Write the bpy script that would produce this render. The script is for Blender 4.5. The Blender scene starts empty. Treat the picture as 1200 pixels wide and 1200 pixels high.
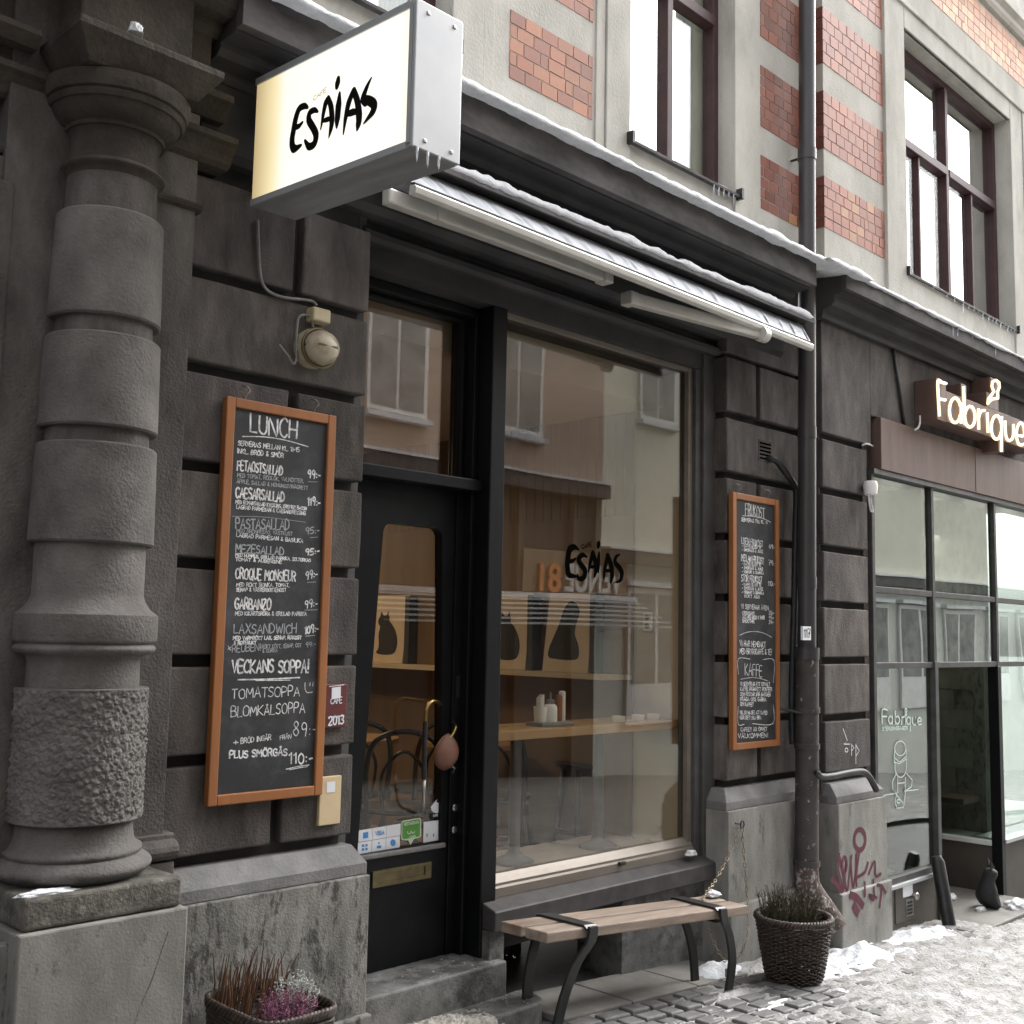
import bpy, bmesh, math, random
from mathutils import Vector, Matrix, noise
random.seed(7)
S = bpy.context.scene
COL = S.collection

# ------------------------------------------------------------------ camera, light, exposure
YAW, PITCH, ROLL, FPX = 0.79405, 0.10697, 0.02029, 1320.0
CAM = Vector((0, -3.6, 1.7))
fw = Vector((math.sin(YAW)*math.cos(PITCH), math.cos(YAW)*math.cos(PITCH), math.sin(PITCH)))
rt = Vector((math.cos(YAW), -math.sin(YAW), 0)); up = rt.cross(fw)
r2 = math.cos(ROLL)*rt + math.sin(ROLL)*up
u2 = -math.sin(ROLL)*rt + math.cos(ROLL)*up
cd = bpy.data.cameras.new("camera"); cam = bpy.data.objects.new("camera", cd); COL.objects.link(cam)
cd.sensor_width = 36; cd.lens = 36*FPX/1200; cd.clip_start = 0.05; cd.clip_end = 1000
cam.matrix_world = Matrix(((r2.x, u2.x, -fw.x, CAM.x), (r2.y, u2.y, -fw.y, CAM.y), (r2.z, u2.z, -fw.z, CAM.z), (0, 0, 0, 1)))
S.camera = cam
W = bpy.data.worlds.new("World"); S.world = W; W.use_nodes = True
wn = W.node_tree.nodes; wl = W.node_tree.links
sky = wn.new("ShaderNodeTexSky"); sky.sky_type = 'NISHITA'; sky.sun_disc = False
SUN_EL, SUN_AZ = math.radians(46), math.radians(88)
sky.sun_elevation = SUN_EL; sky.sun_rotation = SUN_AZ; sky.dust_density = 6.0; sky.air_density = 1.0
hsv = wn.new("ShaderNodeHueSaturation"); hsv.inputs["Saturation"].default_value = 0.14; hsv.inputs["Value"].default_value = 2.0
wl.new(sky.outputs[0], hsv.inputs["Color"])
wl.new(hsv.outputs[0], wn["Background"].inputs["Color"]); wn["Background"].inputs["Strength"].default_value = 0.15
sd = bpy.data.lights.new("sun", 'SUN'); sd.energy = 0.6; sd.angle = math.radians(40); sd.color = (1, .97, .93)
sun = bpy.data.objects.new("sun", sd); COL.objects.link(sun); sun.location = (0, -8, 20)
dirv = Vector((math.sin(SUN_AZ)*math.cos(SUN_EL), math.cos(SUN_AZ)*math.cos(SUN_EL), math.sin(SUN_EL)))
sun.rotation_euler = dirv.to_track_quat('Z', 'Y').to_euler()
S.view_settings.view_transform = 'Standard'; S.view_settings.look = 'None'; S.view_settings.gamma = 1
S.view_settings.exposure = 1.08
S.cycles.max_bounces = 8; S.cycles.transparent_max_bounces = 16; S.cycles.use_denoising = True
S.cycles.sample_clamp_indirect = 6

def ray(x, y): return r2*((x-600)/FPX) + u2*(-(y-600)/FPX) + fw
def atY(x, y, Y=0.0): r = ray(x, y); return CAM + r*((Y-CAM.y)/r.y)
def atZ(x, y, Z=0.0): r = ray(x, y); return CAM + r*((Z-CAM.z)/r.z)
def atX(x, y, X=0.0): r = ray(x, y); return CAM + r*((X-CAM.x)/r.x)
def gz(X, Y=0): return -0.06*(max(-16, min(34, X))-4.6)          # the street falls gently to the right

# ------------------------------------------------------------------ materials
def mat(name, c, c2=None, rough=.7, metal=0, scale=6, detail=6, bump=0, bscale=40, stretch=None, contrast=(.35, .65), c3=None, s3=1.5, cut3=(.55, .7), spec=.5, coat=0, tone=False, c4=None, s4=24, cut4=(.64, .70), mottle=0):
    m = bpy.data.materials.new(name); m.use_nodes = True
    nt = m.node_tree; n = nt.nodes; l = nt.links; b = n["Principled BSDF"]
    b.inputs["Roughness"].default_value = rough; b.inputs["Metallic"].default_value = metal
    b.inputs["Specular IOR Level"].default_value = spec
    b.inputs["Coat Weight"].default_value = coat
    b.inputs["Base Color"].default_value = (*c, 1)
    tc = n.new("ShaderNodeTexCoord"); src = tc.outputs["Object"]
    if stretch:
        mp = n.new("ShaderNodeMapping"); mp.inputs["Scale"].default_value = stretch; l.new(src, mp.inputs[0]); vsrc = mp.outputs[0]
    else: vsrc = src
    if c2:
        t = n.new("ShaderNodeTexNoise"); t.inputs["Scale"].default_value = scale; t.inputs["Detail"].default_value = detail; t.inputs["Roughness"].default_value = .62
        l.new(vsrc, t.inputs["Vector"])
        r = n.new("ShaderNodeValToRGB"); r.color_ramp.elements[0].position = contrast[0]; r.color_ramp.elements[1].position = contrast[1]
        r.color_ramp.elements[0].color = (*c, 1); r.color_ramp.elements[1].color = (*c2, 1)
        l.new(t.outputs["Fac"], r.inputs[0]); out = r.outputs[0]
        if c3:
            t3 = n.new("ShaderNodeTexNoise"); t3.inputs["Scale"].default_value = s3; t3.inputs["Detail"].default_value = 9; t3.inputs["Roughness"].default_value = .7
            l.new(vsrc, t3.inputs["Vector"])
            r3 = n.new("ShaderNodeMapRange"); r3.inputs[1].default_value = cut3[0]; r3.inputs[2].default_value = cut3[1]
            l.new(t3.outputs["Fac"], r3.inputs[0])
            mx = n.new("ShaderNodeMix"); mx.data_type = 'RGBA'; l.new(r3.outputs[0], mx.inputs[0]); l.new(out, mx.inputs[6]); mx.inputs[7].default_value = (*c3, 1)
            out = mx.outputs[2]
        if mottle:
            t5 = n.new("ShaderNodeTexNoise"); t5.inputs["Scale"].default_value = 1.6; t5.inputs["Detail"].default_value = 7; t5.inputs["Roughness"].default_value = .7
            mp5 = n.new("ShaderNodeMapping"); mp5.inputs["Scale"].default_value = (1.6, 1.6, .8); l.new(src, mp5.inputs[0]); l.new(mp5.outputs[0], t5.inputs["Vector"])
            r5 = n.new("ShaderNodeMapRange"); r5.inputs[1].default_value = .3; r5.inputs[2].default_value = .7; r5.inputs[3].default_value = 1-mottle; r5.inputs[4].default_value = 1+mottle; l.new(t5.outputs["Fac"], r5.inputs[0])
            m5 = n.new("ShaderNodeMix"); m5.data_type = 'RGBA'; m5.blend_type = 'MULTIPLY'; m5.inputs[0].default_value = 1; l.new(out, m5.inputs[6]); l.new(r5.outputs[0], m5.inputs[7]); out = m5.outputs[2]
        if c4:
            t4 = n.new("ShaderNodeTexNoise"); t4.inputs["Scale"].default_value = s4; t4.inputs["Detail"].default_value = 12; t4.inputs["Roughness"].default_value = .75
            l.new(src, t4.inputs["Vector"]); r4 = n.new("ShaderNodeMapRange"); r4.inputs[1].default_value = cut4[0]; r4.inputs[2].default_value = cut4[1]; l.new(t4.outputs["Fac"], r4.inputs[0])
            m4 = n.new("ShaderNodeMix"); m4.data_type = 'RGBA'; l.new(r4.outputs[0], m4.inputs[0]); l.new(out, m4.inputs[6]); m4.inputs[7].default_value = (*c4, 1); out = m4.outputs[2]
        if tone:
            at = n.new("ShaderNodeAttribute"); at.attribute_name = "tone"; mt = n.new("ShaderNodeMix"); mt.data_type = 'RGBA'; mt.blend_type = 'MULTIPLY'; mt.inputs[0].default_value = 1
            l.new(out, mt.inputs[6]); l.new(at.outputs["Color"], mt.inputs[7]); out = mt.outputs[2]
        l.new(out, b.inputs["Base Color"])
    if bump:
        t2 = n.new("ShaderNodeTexNoise"); t2.inputs["Scale"].default_value = bscale; t2.inputs["Detail"].default_value = 5
        l.new(src, t2.inputs["Vector"])
        bp = n.new("ShaderNodeBump"); bp.inputs["Strength"].default_value = 1; bp.inputs["Distance"].default_value = bump
        l.new(t2.outputs["Fac"], bp.inputs["Height"]); l.new(bp.outputs[0], b.inputs["Normal"])
    return m
def emis(name, c, strength):
    m = bpy.data.materials.new(name); m.use_nodes = True; b = m.node_tree.nodes["Principled BSDF"]
    b.inputs["Base Color"].default_value = (*c, 1); b.inputs["Emission Color"].default_value = (*c, 1); b.inputs["Emission Strength"].default_value = strength
    return m
def glassmat(name, tint=(1, 1, 1), f0=.06, wob=0.0):
    # a thin pane: mostly see-through, mirror share from Schlick's law on both sides of the sheet
    m = bpy.data.materials.new(name); m.use_nodes = True; nt = m.node_tree; n = nt.nodes; l = nt.links
    n.remove(n["Principled BSDF"]); out = n["Material Output"]
    tr = n.new("ShaderNodeBsdfTransparent"); tr.inputs[0].default_value = (*tint, 1)
    gl = n.new("ShaderNodeBsdfGlossy"); gl.inputs["Roughness"].default_value = 0.0
    ge = n.new("ShaderNodeNewGeometry"); vm = n.new("ShaderNodeVectorMath"); vm.operation = 'DOT_PRODUCT'; l.new(ge.outputs["Incoming"], vm.inputs[0]); l.new(ge.outputs["Normal"], vm.inputs[1])
    ab = n.new("ShaderNodeMath"); ab.operation = 'ABSOLUTE'; l.new(vm.outputs["Value"], ab.inputs[0])
    om = n.new("ShaderNodeMath"); om.operation = 'SUBTRACT'; om.inputs[0].default_value = 1; l.new(ab.outputs[0], om.inputs[1])
    pw = n.new("ShaderNodeMath"); pw.operation = 'POWER'; pw.inputs[1].default_value = 5; l.new(om.outputs[0], pw.inputs[0])
    ma = n.new("ShaderNodeMath"); ma.operation = 'MULTIPLY_ADD'; ma.inputs[1].default_value = 1-f0; ma.inputs[2].default_value = f0; ma.use_clamp = True; l.new(pw.outputs[0], ma.inputs[0])
    mx = n.new("ShaderNodeMixShader"); l.new(ma.outputs[0], mx.inputs[0]); l.new(tr.outputs[0], mx.inputs[1]); l.new(gl.outputs[0], mx.inputs[2]); l.new(mx.outputs[0], out.inputs[0])
    if wob:
        tc = n.new("ShaderNodeTexCoord"); t = n.new("ShaderNodeTexNoise"); t.inputs["Scale"].default_value = 1.3; t.inputs["Detail"].default_value = 0
        l.new(tc.outputs["Object"], t.inputs["Vector"]); bp = n.new("ShaderNodeBump"); bp.inputs["Distance"].default_value = wob; l.new(t.outputs["Fac"], bp.inputs["Height"]); l.new(bp.outputs[0], gl.inputs["Normal"])
    return m
M = {}
M['stone'] = mat('dark_stone', (.047, .042, .039), (.142, .129, .120), .86, scale=4.5, stretch=(1.6, 1.6, .7), detail=12, bump=.0045, bscale=95, contrast=(.28, .74), c3=(.145, .124, .117), s3=2.4, cut3=(.54, .82), spec=.3, mottle=.4, c4=(.22, .2, .19), s4=9, cut4=(.67, .75))
M['blockstone'] = mat('painted_stone_block', (.043, .0385, .0355), (.155, .141, .131), .86, scale=5, stretch=(1.7, 1.7, .55), detail=13, bump=.0045, bscale=95, contrast=(.26, .76), c3=(.195, .168, .158), s3=2.8, cut3=(.54, .80), spec=.3, tone=True, mottle=.38, c4=(.24, .215, .205), s4=9, cut4=(.665, .74))
M['colstone'] = mat('column_stone', (.086, .079, .074), (.172, .160, .150), .88, scale=5, detail=12, bump=.005, bscale=90, contrast=(.28, .72), c3=(.06, .056, .053), s3=2.4, cut3=(.52, .8), spec=.3, mottle=.32, c4=(.27, .25, .24), s4=10, cut4=(.66, .74))
M['capstone'] = mat('soot_stone', (.034, .029, .0245), (.078, .065, .054), .9, scale=4, bump=.006, bscale=50, spec=.25)
M['joint'] = mat('dark_joint_stone', (.036, .033, .031), (.056, .052, .050), .9, scale=5, spec=.2)  # dark stone for the recessed joints and wall cores
M['fascia'] = mat('painted_fascia', (.040, .037, .037), (.105, .098, .096), .75, scale=6, detail=12, stretch=(.7, 1, 1.5), bump=.002, bscale=30, spec=.35)
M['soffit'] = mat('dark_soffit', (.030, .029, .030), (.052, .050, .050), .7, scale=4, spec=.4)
M['plinth'] = mat('grey_granite', (.105, .105, .093), (.25, .245, .225), .75, scale=9, stretch=(1, 1, .4), detail=10, bump=.003, bscale=110, contrast=(.32, .6), c3=(.055, .054, .048), s3=22, cut3=(.50, .60), spec=.4)
M['plinth2'] = mat('pale_granite', (.18, .176, .16), (.31, .305, .28), .75, scale=9, stretch=(1, 1, .35), detail=13, bump=.003, bscale=110, contrast=(.32, .68), c3=(.10, .097, .085), s3=10, cut3=(.57, .68), spec=.4)
M['pedestal'] = mat('worn_pedestal_stone', (.135, .132, .118), (.235, .23, .21), .8, scale=8, stretch=(1, 1, .5), detail=12, bump=.0014, bscale=110, contrast=(.3, .7), c3=(.085, .083, .073), s3=20, cut3=(.58, .68), spec=.35)
M['baseblock'] = mat('mottled_base_stone', (.06, .055, .048), (.155, .145, .125), .85, scale=16, detail=12, bump=.004, bscale=90, contrast=(.38, .66), c3=(.23, .215, .18), s3=26, cut3=(.60, .68), spec=.3)
M['cap'] = mat('plinth_cap_stone', (.13, .13, .125), (.22, .215, .21), .8, scale=6, bump=.003, bscale=70)
M['stucco'] = mat('cream_stucco', (.37, .36, .322), (.57, .555, .505), .85, scale=3.5, detail=13, stretch=(1, 1, .5), bump=.003, bscale=60, contrast=(.25, .7), c3=(.30, .29, .255), s3=3.2, cut3=(.55, .85), spec=.2)
M['black'] = mat('black_paint', (.0035, .004, .005), (.007, .0075, .009), .42, scale=8, bump=.0008, bscale=30, spec=.22)
M['wornblack'] = mat('chipped_black_paint', (.0035, .004, .005), (.007, .0075, .009), .42, scale=8, stretch=(5, 5, .5), bump=.0008, bscale=30, c3=(.09, .078, .065), s3=5, cut3=(.70, .735), spec=.22)
M['void'] = mat('black_gap', (.003, .003, .003), None, .9, spec=0)
M['frame'] = mat('dark_window_paint', (.05, .05, .048), (.085, .083, .08), .6, scale=6, bump=.001, bscale=40)
M['alu'] = mat('aged_brass_frame', (.185, .16, .135), (.26, .23, .195), .45, .4, scale=5, stretch=(.3, 1, 1))
M['winred'] = mat('oxblood_window_paint', (.045, .018, .020), (.07, .03, .032), .55, scale=9)
M['white'] = mat('white_paint', (.72, .72, .70), (.62, .61, .58), .5, scale=9)
M['snow'] = mat('snow', (.72, .735, .76), (.58, .595, .62), .9, scale=14, bump=.006, bscale=60, spec=.2)
M['ice'] = mat('ice', (.75, .80, .85), None, .15, spec=.7)
M['ice'].node_tree.nodes["Principled BSDF"].inputs["Transmission Weight"].default_value = .6
M['slush'] = mat('dirty_snow', (.40, .40, .40), (.235, .224, .205), .8, scale=5, stretch=(1, 1.8, 1), detail=13, bump=.016, bscale=60, contrast=(.36, .66), c3=(.17, .16, .145), s3=13, cut3=(.56, .70), spec=.35)
M['streetslush'] = mat('grey_street_slush', (.17, .167, .16), (.075, .073, .068), .7, scale=3, stretch=(1, 3, 1), detail=13, bump=.02, bscale=25, contrast=(.36, .64), c3=(.40, .395, .385), s3=4, cut3=(.56, .68))
M['stepslush'] = mat('sandy_slush', (.55, .52, .47), (.32, .295, .255), .85, scale=26, detail=12, bump=.015, bscale=90, contrast=(.38, .64), c3=(.20, .17, .13), s3=40, cut3=(.58, .68))
M['cobble'] = mat('cobble_granite', (.075, .075, .075), (.15, .147, .14), .55, scale=9, bump=.003, bscale=60, spec=.5)
M['ground'] = mat('wet_ground', (.05, .05, .05), (.085, .083, .08), .6, scale=3, bump=.003, bscale=50)
M['slab'] = mat('pavement_slab', (.13, .125, .115), (.21, .20, .185), .7, scale=4, bump=.002, bscale=60)
M['step'] = mat('step_stone', (.10, .10, .095), (.22, .22, .21), .5, scale=9, detail=12, bump=.003, bscale=80, contrast=(.36, .64), c3=(.055, .055, .052), s3=6, cut3=(.50, .62))
M['pipe'] = mat('grey_pipe_paint', (.036, .033, .035), (.055, .051, .054), .36, scale=4, stretch=(1, 1, .3))
M['pipelow'] = mat('peeling_iron', (.034, .029, .027), (.062, .053, .049), .6, scale=8, bump=.002, bscale=50, c3=(.34, .33, .31), s3=24, cut3=(.625, .66))
M['rust'] = mat('rusty_iron', (.05, .033, .027), (.11, .078, .066), .8, scale=12, bump=.004, bscale=70, c3=(.38, .36, .34), s3=26, cut3=(.52, .60))
M['boardwood'] = mat('orange_wood_frame', (.25, .09, .027), (.34, .13, .04), .5, scale=7, stretch=(1, 1, .25), bump=.0005, bscale=60, c3=(.26, .09, .022), s3=5, cut3=(.55, .75))
M['slate'] = mat('chalkboard', (.013, .014, .016), (.022, .023, .026), .6, scale=5, c3=(.085, .088, .095), s3=3.2, cut3=(.46, .80))
M['chalk'] = mat('chalk', (.80, .80, .79), (.40, .40, .41), .9, scale=55, contrast=(.40, .62))
M['chalkthin'] = mat('faint_chalk', (.42, .43, .44), (.24, .25, .26), .9, scale=120)
M['benchwood'] = mat('weathered_bench_wood', (.17, .13, .10), (.32, .255, .205), .6, scale=16, detail=12, stretch=(.10, 1, 1), bump=.0012, bscale=70, contrast=(.34, .66), c3=(.15, .085, .055), s3=9, cut3=(.54, .72))
M['iron'] = mat('black_iron', (.010, .010, .011), (.02, .02, .02), .4, scale=12, bump=.001, bscale=60, c3=(.16, .16, .16), s3=30, cut3=(.70, .73))
M['wicker'] = mat('dark_wicker', (.018, .012, .009), (.055, .036, .026), .55, scale=40, bump=.002, bscale=80)
M['wickerpale'] = mat('bleached_wicker', (.12, .10, .08), (.24, .21, .17), .6, scale=20)
M['soil'] = mat('soil', (.02, .015, .012), (.04, .03, .022), .9, scale=20, bump=.01, bscale=60)
M['reed'] = mat('brown_stalks', (.07, .033, .015), (.13, .065, .03), .7, scale=20)
M['heathergreen'] = mat('heather_green', (.035, .033, .018), (.075, .06, .035), .8, scale=30)
M['pink'] = mat('pink_heather', (.13, .035, .068), (.29, .13, .19), .8, scale=60)
M['palefl'] = mat('silver_foliage', (.55, .56, .53), (.30, .32, .29), .8, scale=60)
M['brass'] = mat('brass', (.42, .29, .11), (.25, .165, .06), .34, 1, scale=20)
M['oldbrass'] = mat('tarnished_brass', (.13, .105, .055), (.20, .165, .09), .45, .7, scale=20)
M['leather'] = mat('brown_leather', (.15, .062, .038), (.21, .095, .06), .55, scale=9, bump=.001, bscale=90)
M['steel'] = mat('steel', (.32, .31, .29), (.45, .44, .42), .3, .9, scale=30)
M['signgrey'] = mat('grey_aluminium', (.40, .415, .43), (.47, .48, .49), .45, .3, scale=3)
M['signdark'] = mat('weathered_aluminium', (.20, .205, .205), (.32, .325, .32), .6, .2, scale=10, stretch=(1, .15, 1))
M['awnmetal'] = mat('grey_cream_metal', (.50, .49, .45), (.58, .57, .53), .4, .2, scale=6)
M['awnfabric'] = mat('grey_awning_fabric', (.27, .285, .31), (.44, .455, .49), .6, scale=8, stretch=(6, 1, 1), bump=.003, bscale=20)
M['plastic'] = mat('yellowed_plastic', (.50, .42, .26), (.58, .50, .33), .5, scale=14)
M['lampglass'] = mat('dirty_lamp_glass', (.42, .37, .27), (.20, .155, .10), .35, scale=16, contrast=(.45, .7))
M['redplate'] = mat('maroon_plate', (.10, .022, .022), (.13, .032, .03), .45, scale=9)
M['creamplate'] = mat('cream_plate', (.58, .45, .27), (.64, .51, .32), .45, scale=9)
M['rubber'] = mat('black_rubber', (.012, .012, .013), (.02, .02, .02), .5, scale=20)
M['corten'] = mat('brown_sheet_metal', (.115, .070, .056), (.155, .10, .082), .55, .2, scale=5, stretch=(2, 1, .4), c3=(.09, .052, .042), s3=3, cut3=(.5, .8))
M['bakframe'] = mat('steel_window_frame', (.045, .045, .045), (.08, .078, .075), .5, .3, scale=10)
M['bakbase'] = mat('brown_grey_base', (.055, .048, .04), (.085, .075, .062), .6, scale=3)
M['graff'] = mat('maroon_spray', (.075, .012, .026), (.12, .022, .045), .8, scale=20)
M['graffsoft'] = mat('maroon_mist', (.24, .11, .13), (.27, .15, .16), .8, scale=30)
M['cream'] = mat('cream_plaster', (.50, .47, .37), (.56, .53, .42), .8, scale=3)
M['wood'] = mat('warm_wood_panel', (.24, .165, .10), (.30, .21, .13), .55, scale=5, stretch=(1, 1, .15))
M['ply'] = mat('plywood', (.54, .44, .31), (.62, .51, .37), .6, scale=5, stretch=(1, 1, .2))
M['oak'] = mat('oak_counter', (.36, .22, .10), (.47, .30, .15), .45, scale=6, stretch=(.15, 1, 1))
M['bent'] = mat('black_bentwood', (.02, .017, .015), (.035, .03, .026), .35, scale=12)
M['floor'] = mat('pale_floor', (.40, .37, .31), (.48, .45, .38), .5, scale=4)
M['porcelain'] = mat('porcelain', (.80, .80, .77), None, .3)
M['ceil'] = mat('interior_ceiling', (.42, .34, .26), (.46, .38, .30), .8, scale=3)
M['wine'] = mat('dark_shop_tone', (.03, .03, .03), (.05, .05, .05), .7, scale=3)
M['cable'] = mat('grey_cable', (.17, .165, .155), (.25, .24, .22), .5, scale=30)
M['whitecable'] = mat('white_cable', (.6, .6, .58), (.68, .68, .66), .5, scale=30)
M['decal'] = mat('white_window_vinyl', (.55, .66, .60), None, .6)
M['inkdark'] = mat('dark_window_vinyl', (.012, .012, .013), None, .5)
M['stick'] = mat('white_sticker', (.72, .74, .78), (.78, .80, .83), .4, scale=9)
M['blue'] = mat('sticker_blue', (.06, .26, .58), None, .5)
M['green'] = mat('sticker_green', (.10, .30, .055), None, .45)
M['pale'] = mat('pale_print', (.55, .68, .50), None, .5)
M['catblack'] = mat('black_cat', (.012, .012, .013), (.022, .022, .022), .7, scale=30)
M['greywall'] = mat('pale_green_grey_plaster', (.55, .56, .51), (.62, .63, .57), .85, scale=2)
M['pinkwall'] = mat('rose_brown_stucco', (.40, .305, .24), (.47, .365, .295), .85, scale=2)
M['creamwall'] = mat('pale_yellow_stucco', (.66, .64, .54), (.73, .71, .60), .85, scale=2)
M['greywin'] = mat('grey_window', (.13, .135, .135), (.28, .28, .265), .15, scale=3)
M['orange'] = mat('sign_orange', (.72, .26, .07), None, .5)
M['signface'] = None
M['curtain'] = mat('net_curtain', (.66, .66, .63), (.74, .74, .71), .9, scale=4, stretch=(18, 18, .3))
M['podcol'] = mat('grey_pedestal_paint', (.10, .10, .098), (.14, .138, .135), .5, scale=8)
M['glass'] = glassmat('shop_glass', (.90, .89, .86), .085, .0015)
M['doorglass'] = glassmat('door_glass', (.92, .90, .85), .07)
M['transglass'] = glassmat('fanlight_glass', (.92, .89, .84), .13, .001)
M['bakglass'] = glassmat('green_glass', (.70, .77, .735), .235, .002)
M['upglassdim'] = glassmat('upper_cafe_glass', (.90, .93, .91), .13, .006)
M['upglass'] = glassmat('upper_window_glass', (.93, .95, .95), .72, .003)

# ------------------------------------------------------------------ mesh helpers
def wloc(o):
    v = Vector((0, 0, 0))
    while o is not None: v += Vector(o.location); o = o.parent
    return v
class MB:
    def __init__(s): s.v = []; s.f = []; s.c = []; s.col = None
    def add(s, vs, fs):
        b = len(s.v); s.v += [tuple(p) for p in vs]; s.f += [tuple(i+b for i in q) for q in fs]; s.c += [s.col]*len(fs); return s
    def box(s, x0, x1, y0, y1, z0, z1):
        return s.add([(x0, y0, z0), (x1, y0, z0), (x1, y1, z0), (x0, y1, z0), (x0, y0, z1), (x1, y0, z1), (x1, y1, z1), (x0, y1, z1)],
                     [(0, 3, 2, 1), (4, 5, 6, 7), (0, 1, 5, 4), (1, 2, 6, 5), (2, 3, 7, 6), (3, 0, 4, 7)])
    def ext(s, prof, a0, a1, axis='x'):
        # closed profile of (p,q) extruded from a0 to a1. axis x: (y,z); y: (x,z); z: (x,y)
        n = len(prof)
        def P(a, pq): return {'x': (a, pq[0], pq[1]), 'y': (pq[0], a, pq[1]), 'z': (pq[0], pq[1], a)}[axis]
        vs = [P(a0, q) for q in prof] + [P(a1, q) for q in prof]
        fs = [tuple(range(n))[::-1], tuple(range(n, 2*n))] + [(i, (i+1) % n, n+(i+1) % n, n+i) for i in range(n)]
        return s.add(vs, fs)
    def lathe(s, prof, cx, cy, n=40, a0=0, a1=2*math.pi, caps=True, disp=None):
        full = abs(a1-a0-2*math.pi) < 1e-6; m = n if full else n+1; vs = []; fs = []
        for z, r in prof:
            for i in range(m):
                a = a0+(a1-a0)*i/n
                rr = r+(disp(a, z) if disp else 0)
                vs.append((cx+rr*math.cos(a), cy+rr*math.sin(a), z))
        for k in range(len(prof)-1):
            for i in range(n):
                j = (i+1) % m; fs.append((k*m+i, k*m+j, (k+1)*m+j, (k+1)*m+i))
        if caps: fs += [tuple(range(m))[::-1], tuple(range((len(prof)-1)*m, len(prof)*m))]
        return s.add(vs, fs)
    def tube(s, pts, r, n=8, caps=True):
        pts = [Vector(p) for p in pts]; rs = r if isinstance(r, (list, tuple)) else [r]*len(pts)
        vs = []; fs = []; prev = None
        for i, p in enumerate(pts):
            d = (pts[min(i+1, len(pts)-1)]-pts[max(i-1, 0)])
            d = d.normalized() if d.length > 1e-9 else Vector((0, 0, 1))
            if prev is None:
                a = Vector((0, 0, 1)) if abs(d.z) < .9 else Vector((1, 0, 0)); e = d.cross(a).normalized()
            else:
                e = prev-d*prev.dot(d); e = e.normalized() if e.length > 1e-6 else d.orthogonal().normalized()
            prev = e; g = d.cross(e)
            for k in range(n):
                t = 2*math.pi*k/n; vs.append(p+(e*math.cos(t)+g*math.sin(t))*rs[i])
        for i in range(len(pts)-1):
            for k in range(n): fs.append((i*n+k, i*n+(k+1) % n, (i+1)*n+(k+1) % n, (i+1)*n+k))
        if caps: fs += [tuple(range(n))[::-1], tuple(range((len(pts)-1)*n, len(pts)*n))]
        return s.add(vs, fs)
    def bar(s, pts, w, t, side):
        # flat bar swept along pts; width w along the fixed vector side, thickness t across
        pts = [Vector(p) for p in pts]; side = Vector(side).normalized(); vs = []; fs = []
        for i, p in enumerate(pts):
            d = (pts[min(i+1, len(pts)-1)]-pts[max(i-1, 0)]).normalized(); nn = side.cross(d).normalized()
            vs += [p+side*w/2+nn*t/2, p-side*w/2+nn*t/2, p-side*w/2-nn*t/2, p+side*w/2-nn*t/2]
        for i in range(len(pts)-1):
            for k in range(4): fs.append((i*4+k, i*4+(k+1) % 4, (i+1)*4+(k+1) % 4, (i+1)*4+k))
        e = (len(pts)-1)*4; fs += [(3, 2, 1, 0), (e, e+1, e+2, e+3)]
        return s.add(vs, fs)
    def poly(s, pts, thick=0, nrm=(0, -1, 0)):
        n = len(pts); nv = Vector(nrm)*thick
        if not thick: return s.add(pts, [tuple(range(n))])
        vs = [Vector(p) for p in pts]+[Vector(p)-nv for p in pts]
        return s.add(vs, [tuple(range(n)), tuple(range(n, 2*n))[::-1]]+[(i, n+i, n+(i+1) % n, (i+1) % n) for i in range(n)])
    def ribbon(s, pts, w, nrm, lift=0):
        # stroke on a surface with normal nrm: pts 3D, w width (number or list)
        pts = [Vector(p) for p in pts]; nrm = Vector(nrm).normalized(); ws = w if isinstance(w, (list, tuple)) else [w]*len(pts)
        vs = []; fs = []; n = len(pts)
        for i, p in enumerate(pts):
            d = pts[min(i+1, n-1)]-pts[max(i-1, 0)]
            if d.length < 1e-9: d = Vector((1, 0, 0))
            d.normalize(); e = nrm.cross(d).normalized()*ws[i]/2
            q = p+nrm*lift
            if i == 0: q = q-d*ws[i]*.35
            if i == n-1: q = q+d*ws[i]*.35
            vs += [q+e, q-e]
        for i in range(n-1): fs.append((2*i, 2*i+1, 2*i+3, 2*i+2))
        return s.add(vs, fs)
    def build(s, name, m, parent=None, bevel=0, smooth=False, seg=2, origin=None):
        me = bpy.data.meshes.new(name)
        if parent is not None: o0 = wloc(parent)
        elif origin is not None: o0 = Vector(origin)
        else:
            xs = [p[0] for p in s.v]; ys = [p[1] for p in s.v]; zs = [p[2] for p in s.v]
            o0 = Vector(((min(xs)+max(xs))/2, (min(ys)+max(ys))/2, min(zs)))
        me.from_pydata([(p[0]-o0.x, p[1]-o0.y, p[2]-o0.z) for p in s.v], [], s.f)
        me.validate(); 
        bm = bmesh.new(); bm.from_mesh(me); bmesh.ops.recalc_face_normals(bm, faces=bm.faces); bm.to_mesh(me); bm.free()
        if any(c is not None for c in s.c) and len(me.polygons) == len(s.c):
            at = me.attributes.new("tone", 'FLOAT_COLOR', 'FACE')
            for i, c in enumerate(s.c): at.data[i].color = (*(c or (1, 1, 1)), 1)
        me.materials.append(m)
        if smooth: 
            for p in me.polygons: p.use_smooth = True
        o = bpy.data.objects.new(name, me); COL.objects.link(o)
        if parent is not None: o.parent = parent
        else: o.location = o0
        if bevel:
            b = o.modifiers.new("bevel", 'BEVEL'); b.width = bevel; b.segments = seg; b.limit_method = 'ANGLE'; b.angle_limit = math.radians(50)
        if smooth == 'auto':
            es = o.modifiers.new("split", 'EDGE_SPLIT'); es.split_angle = math.radians(40)
        return o
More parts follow.
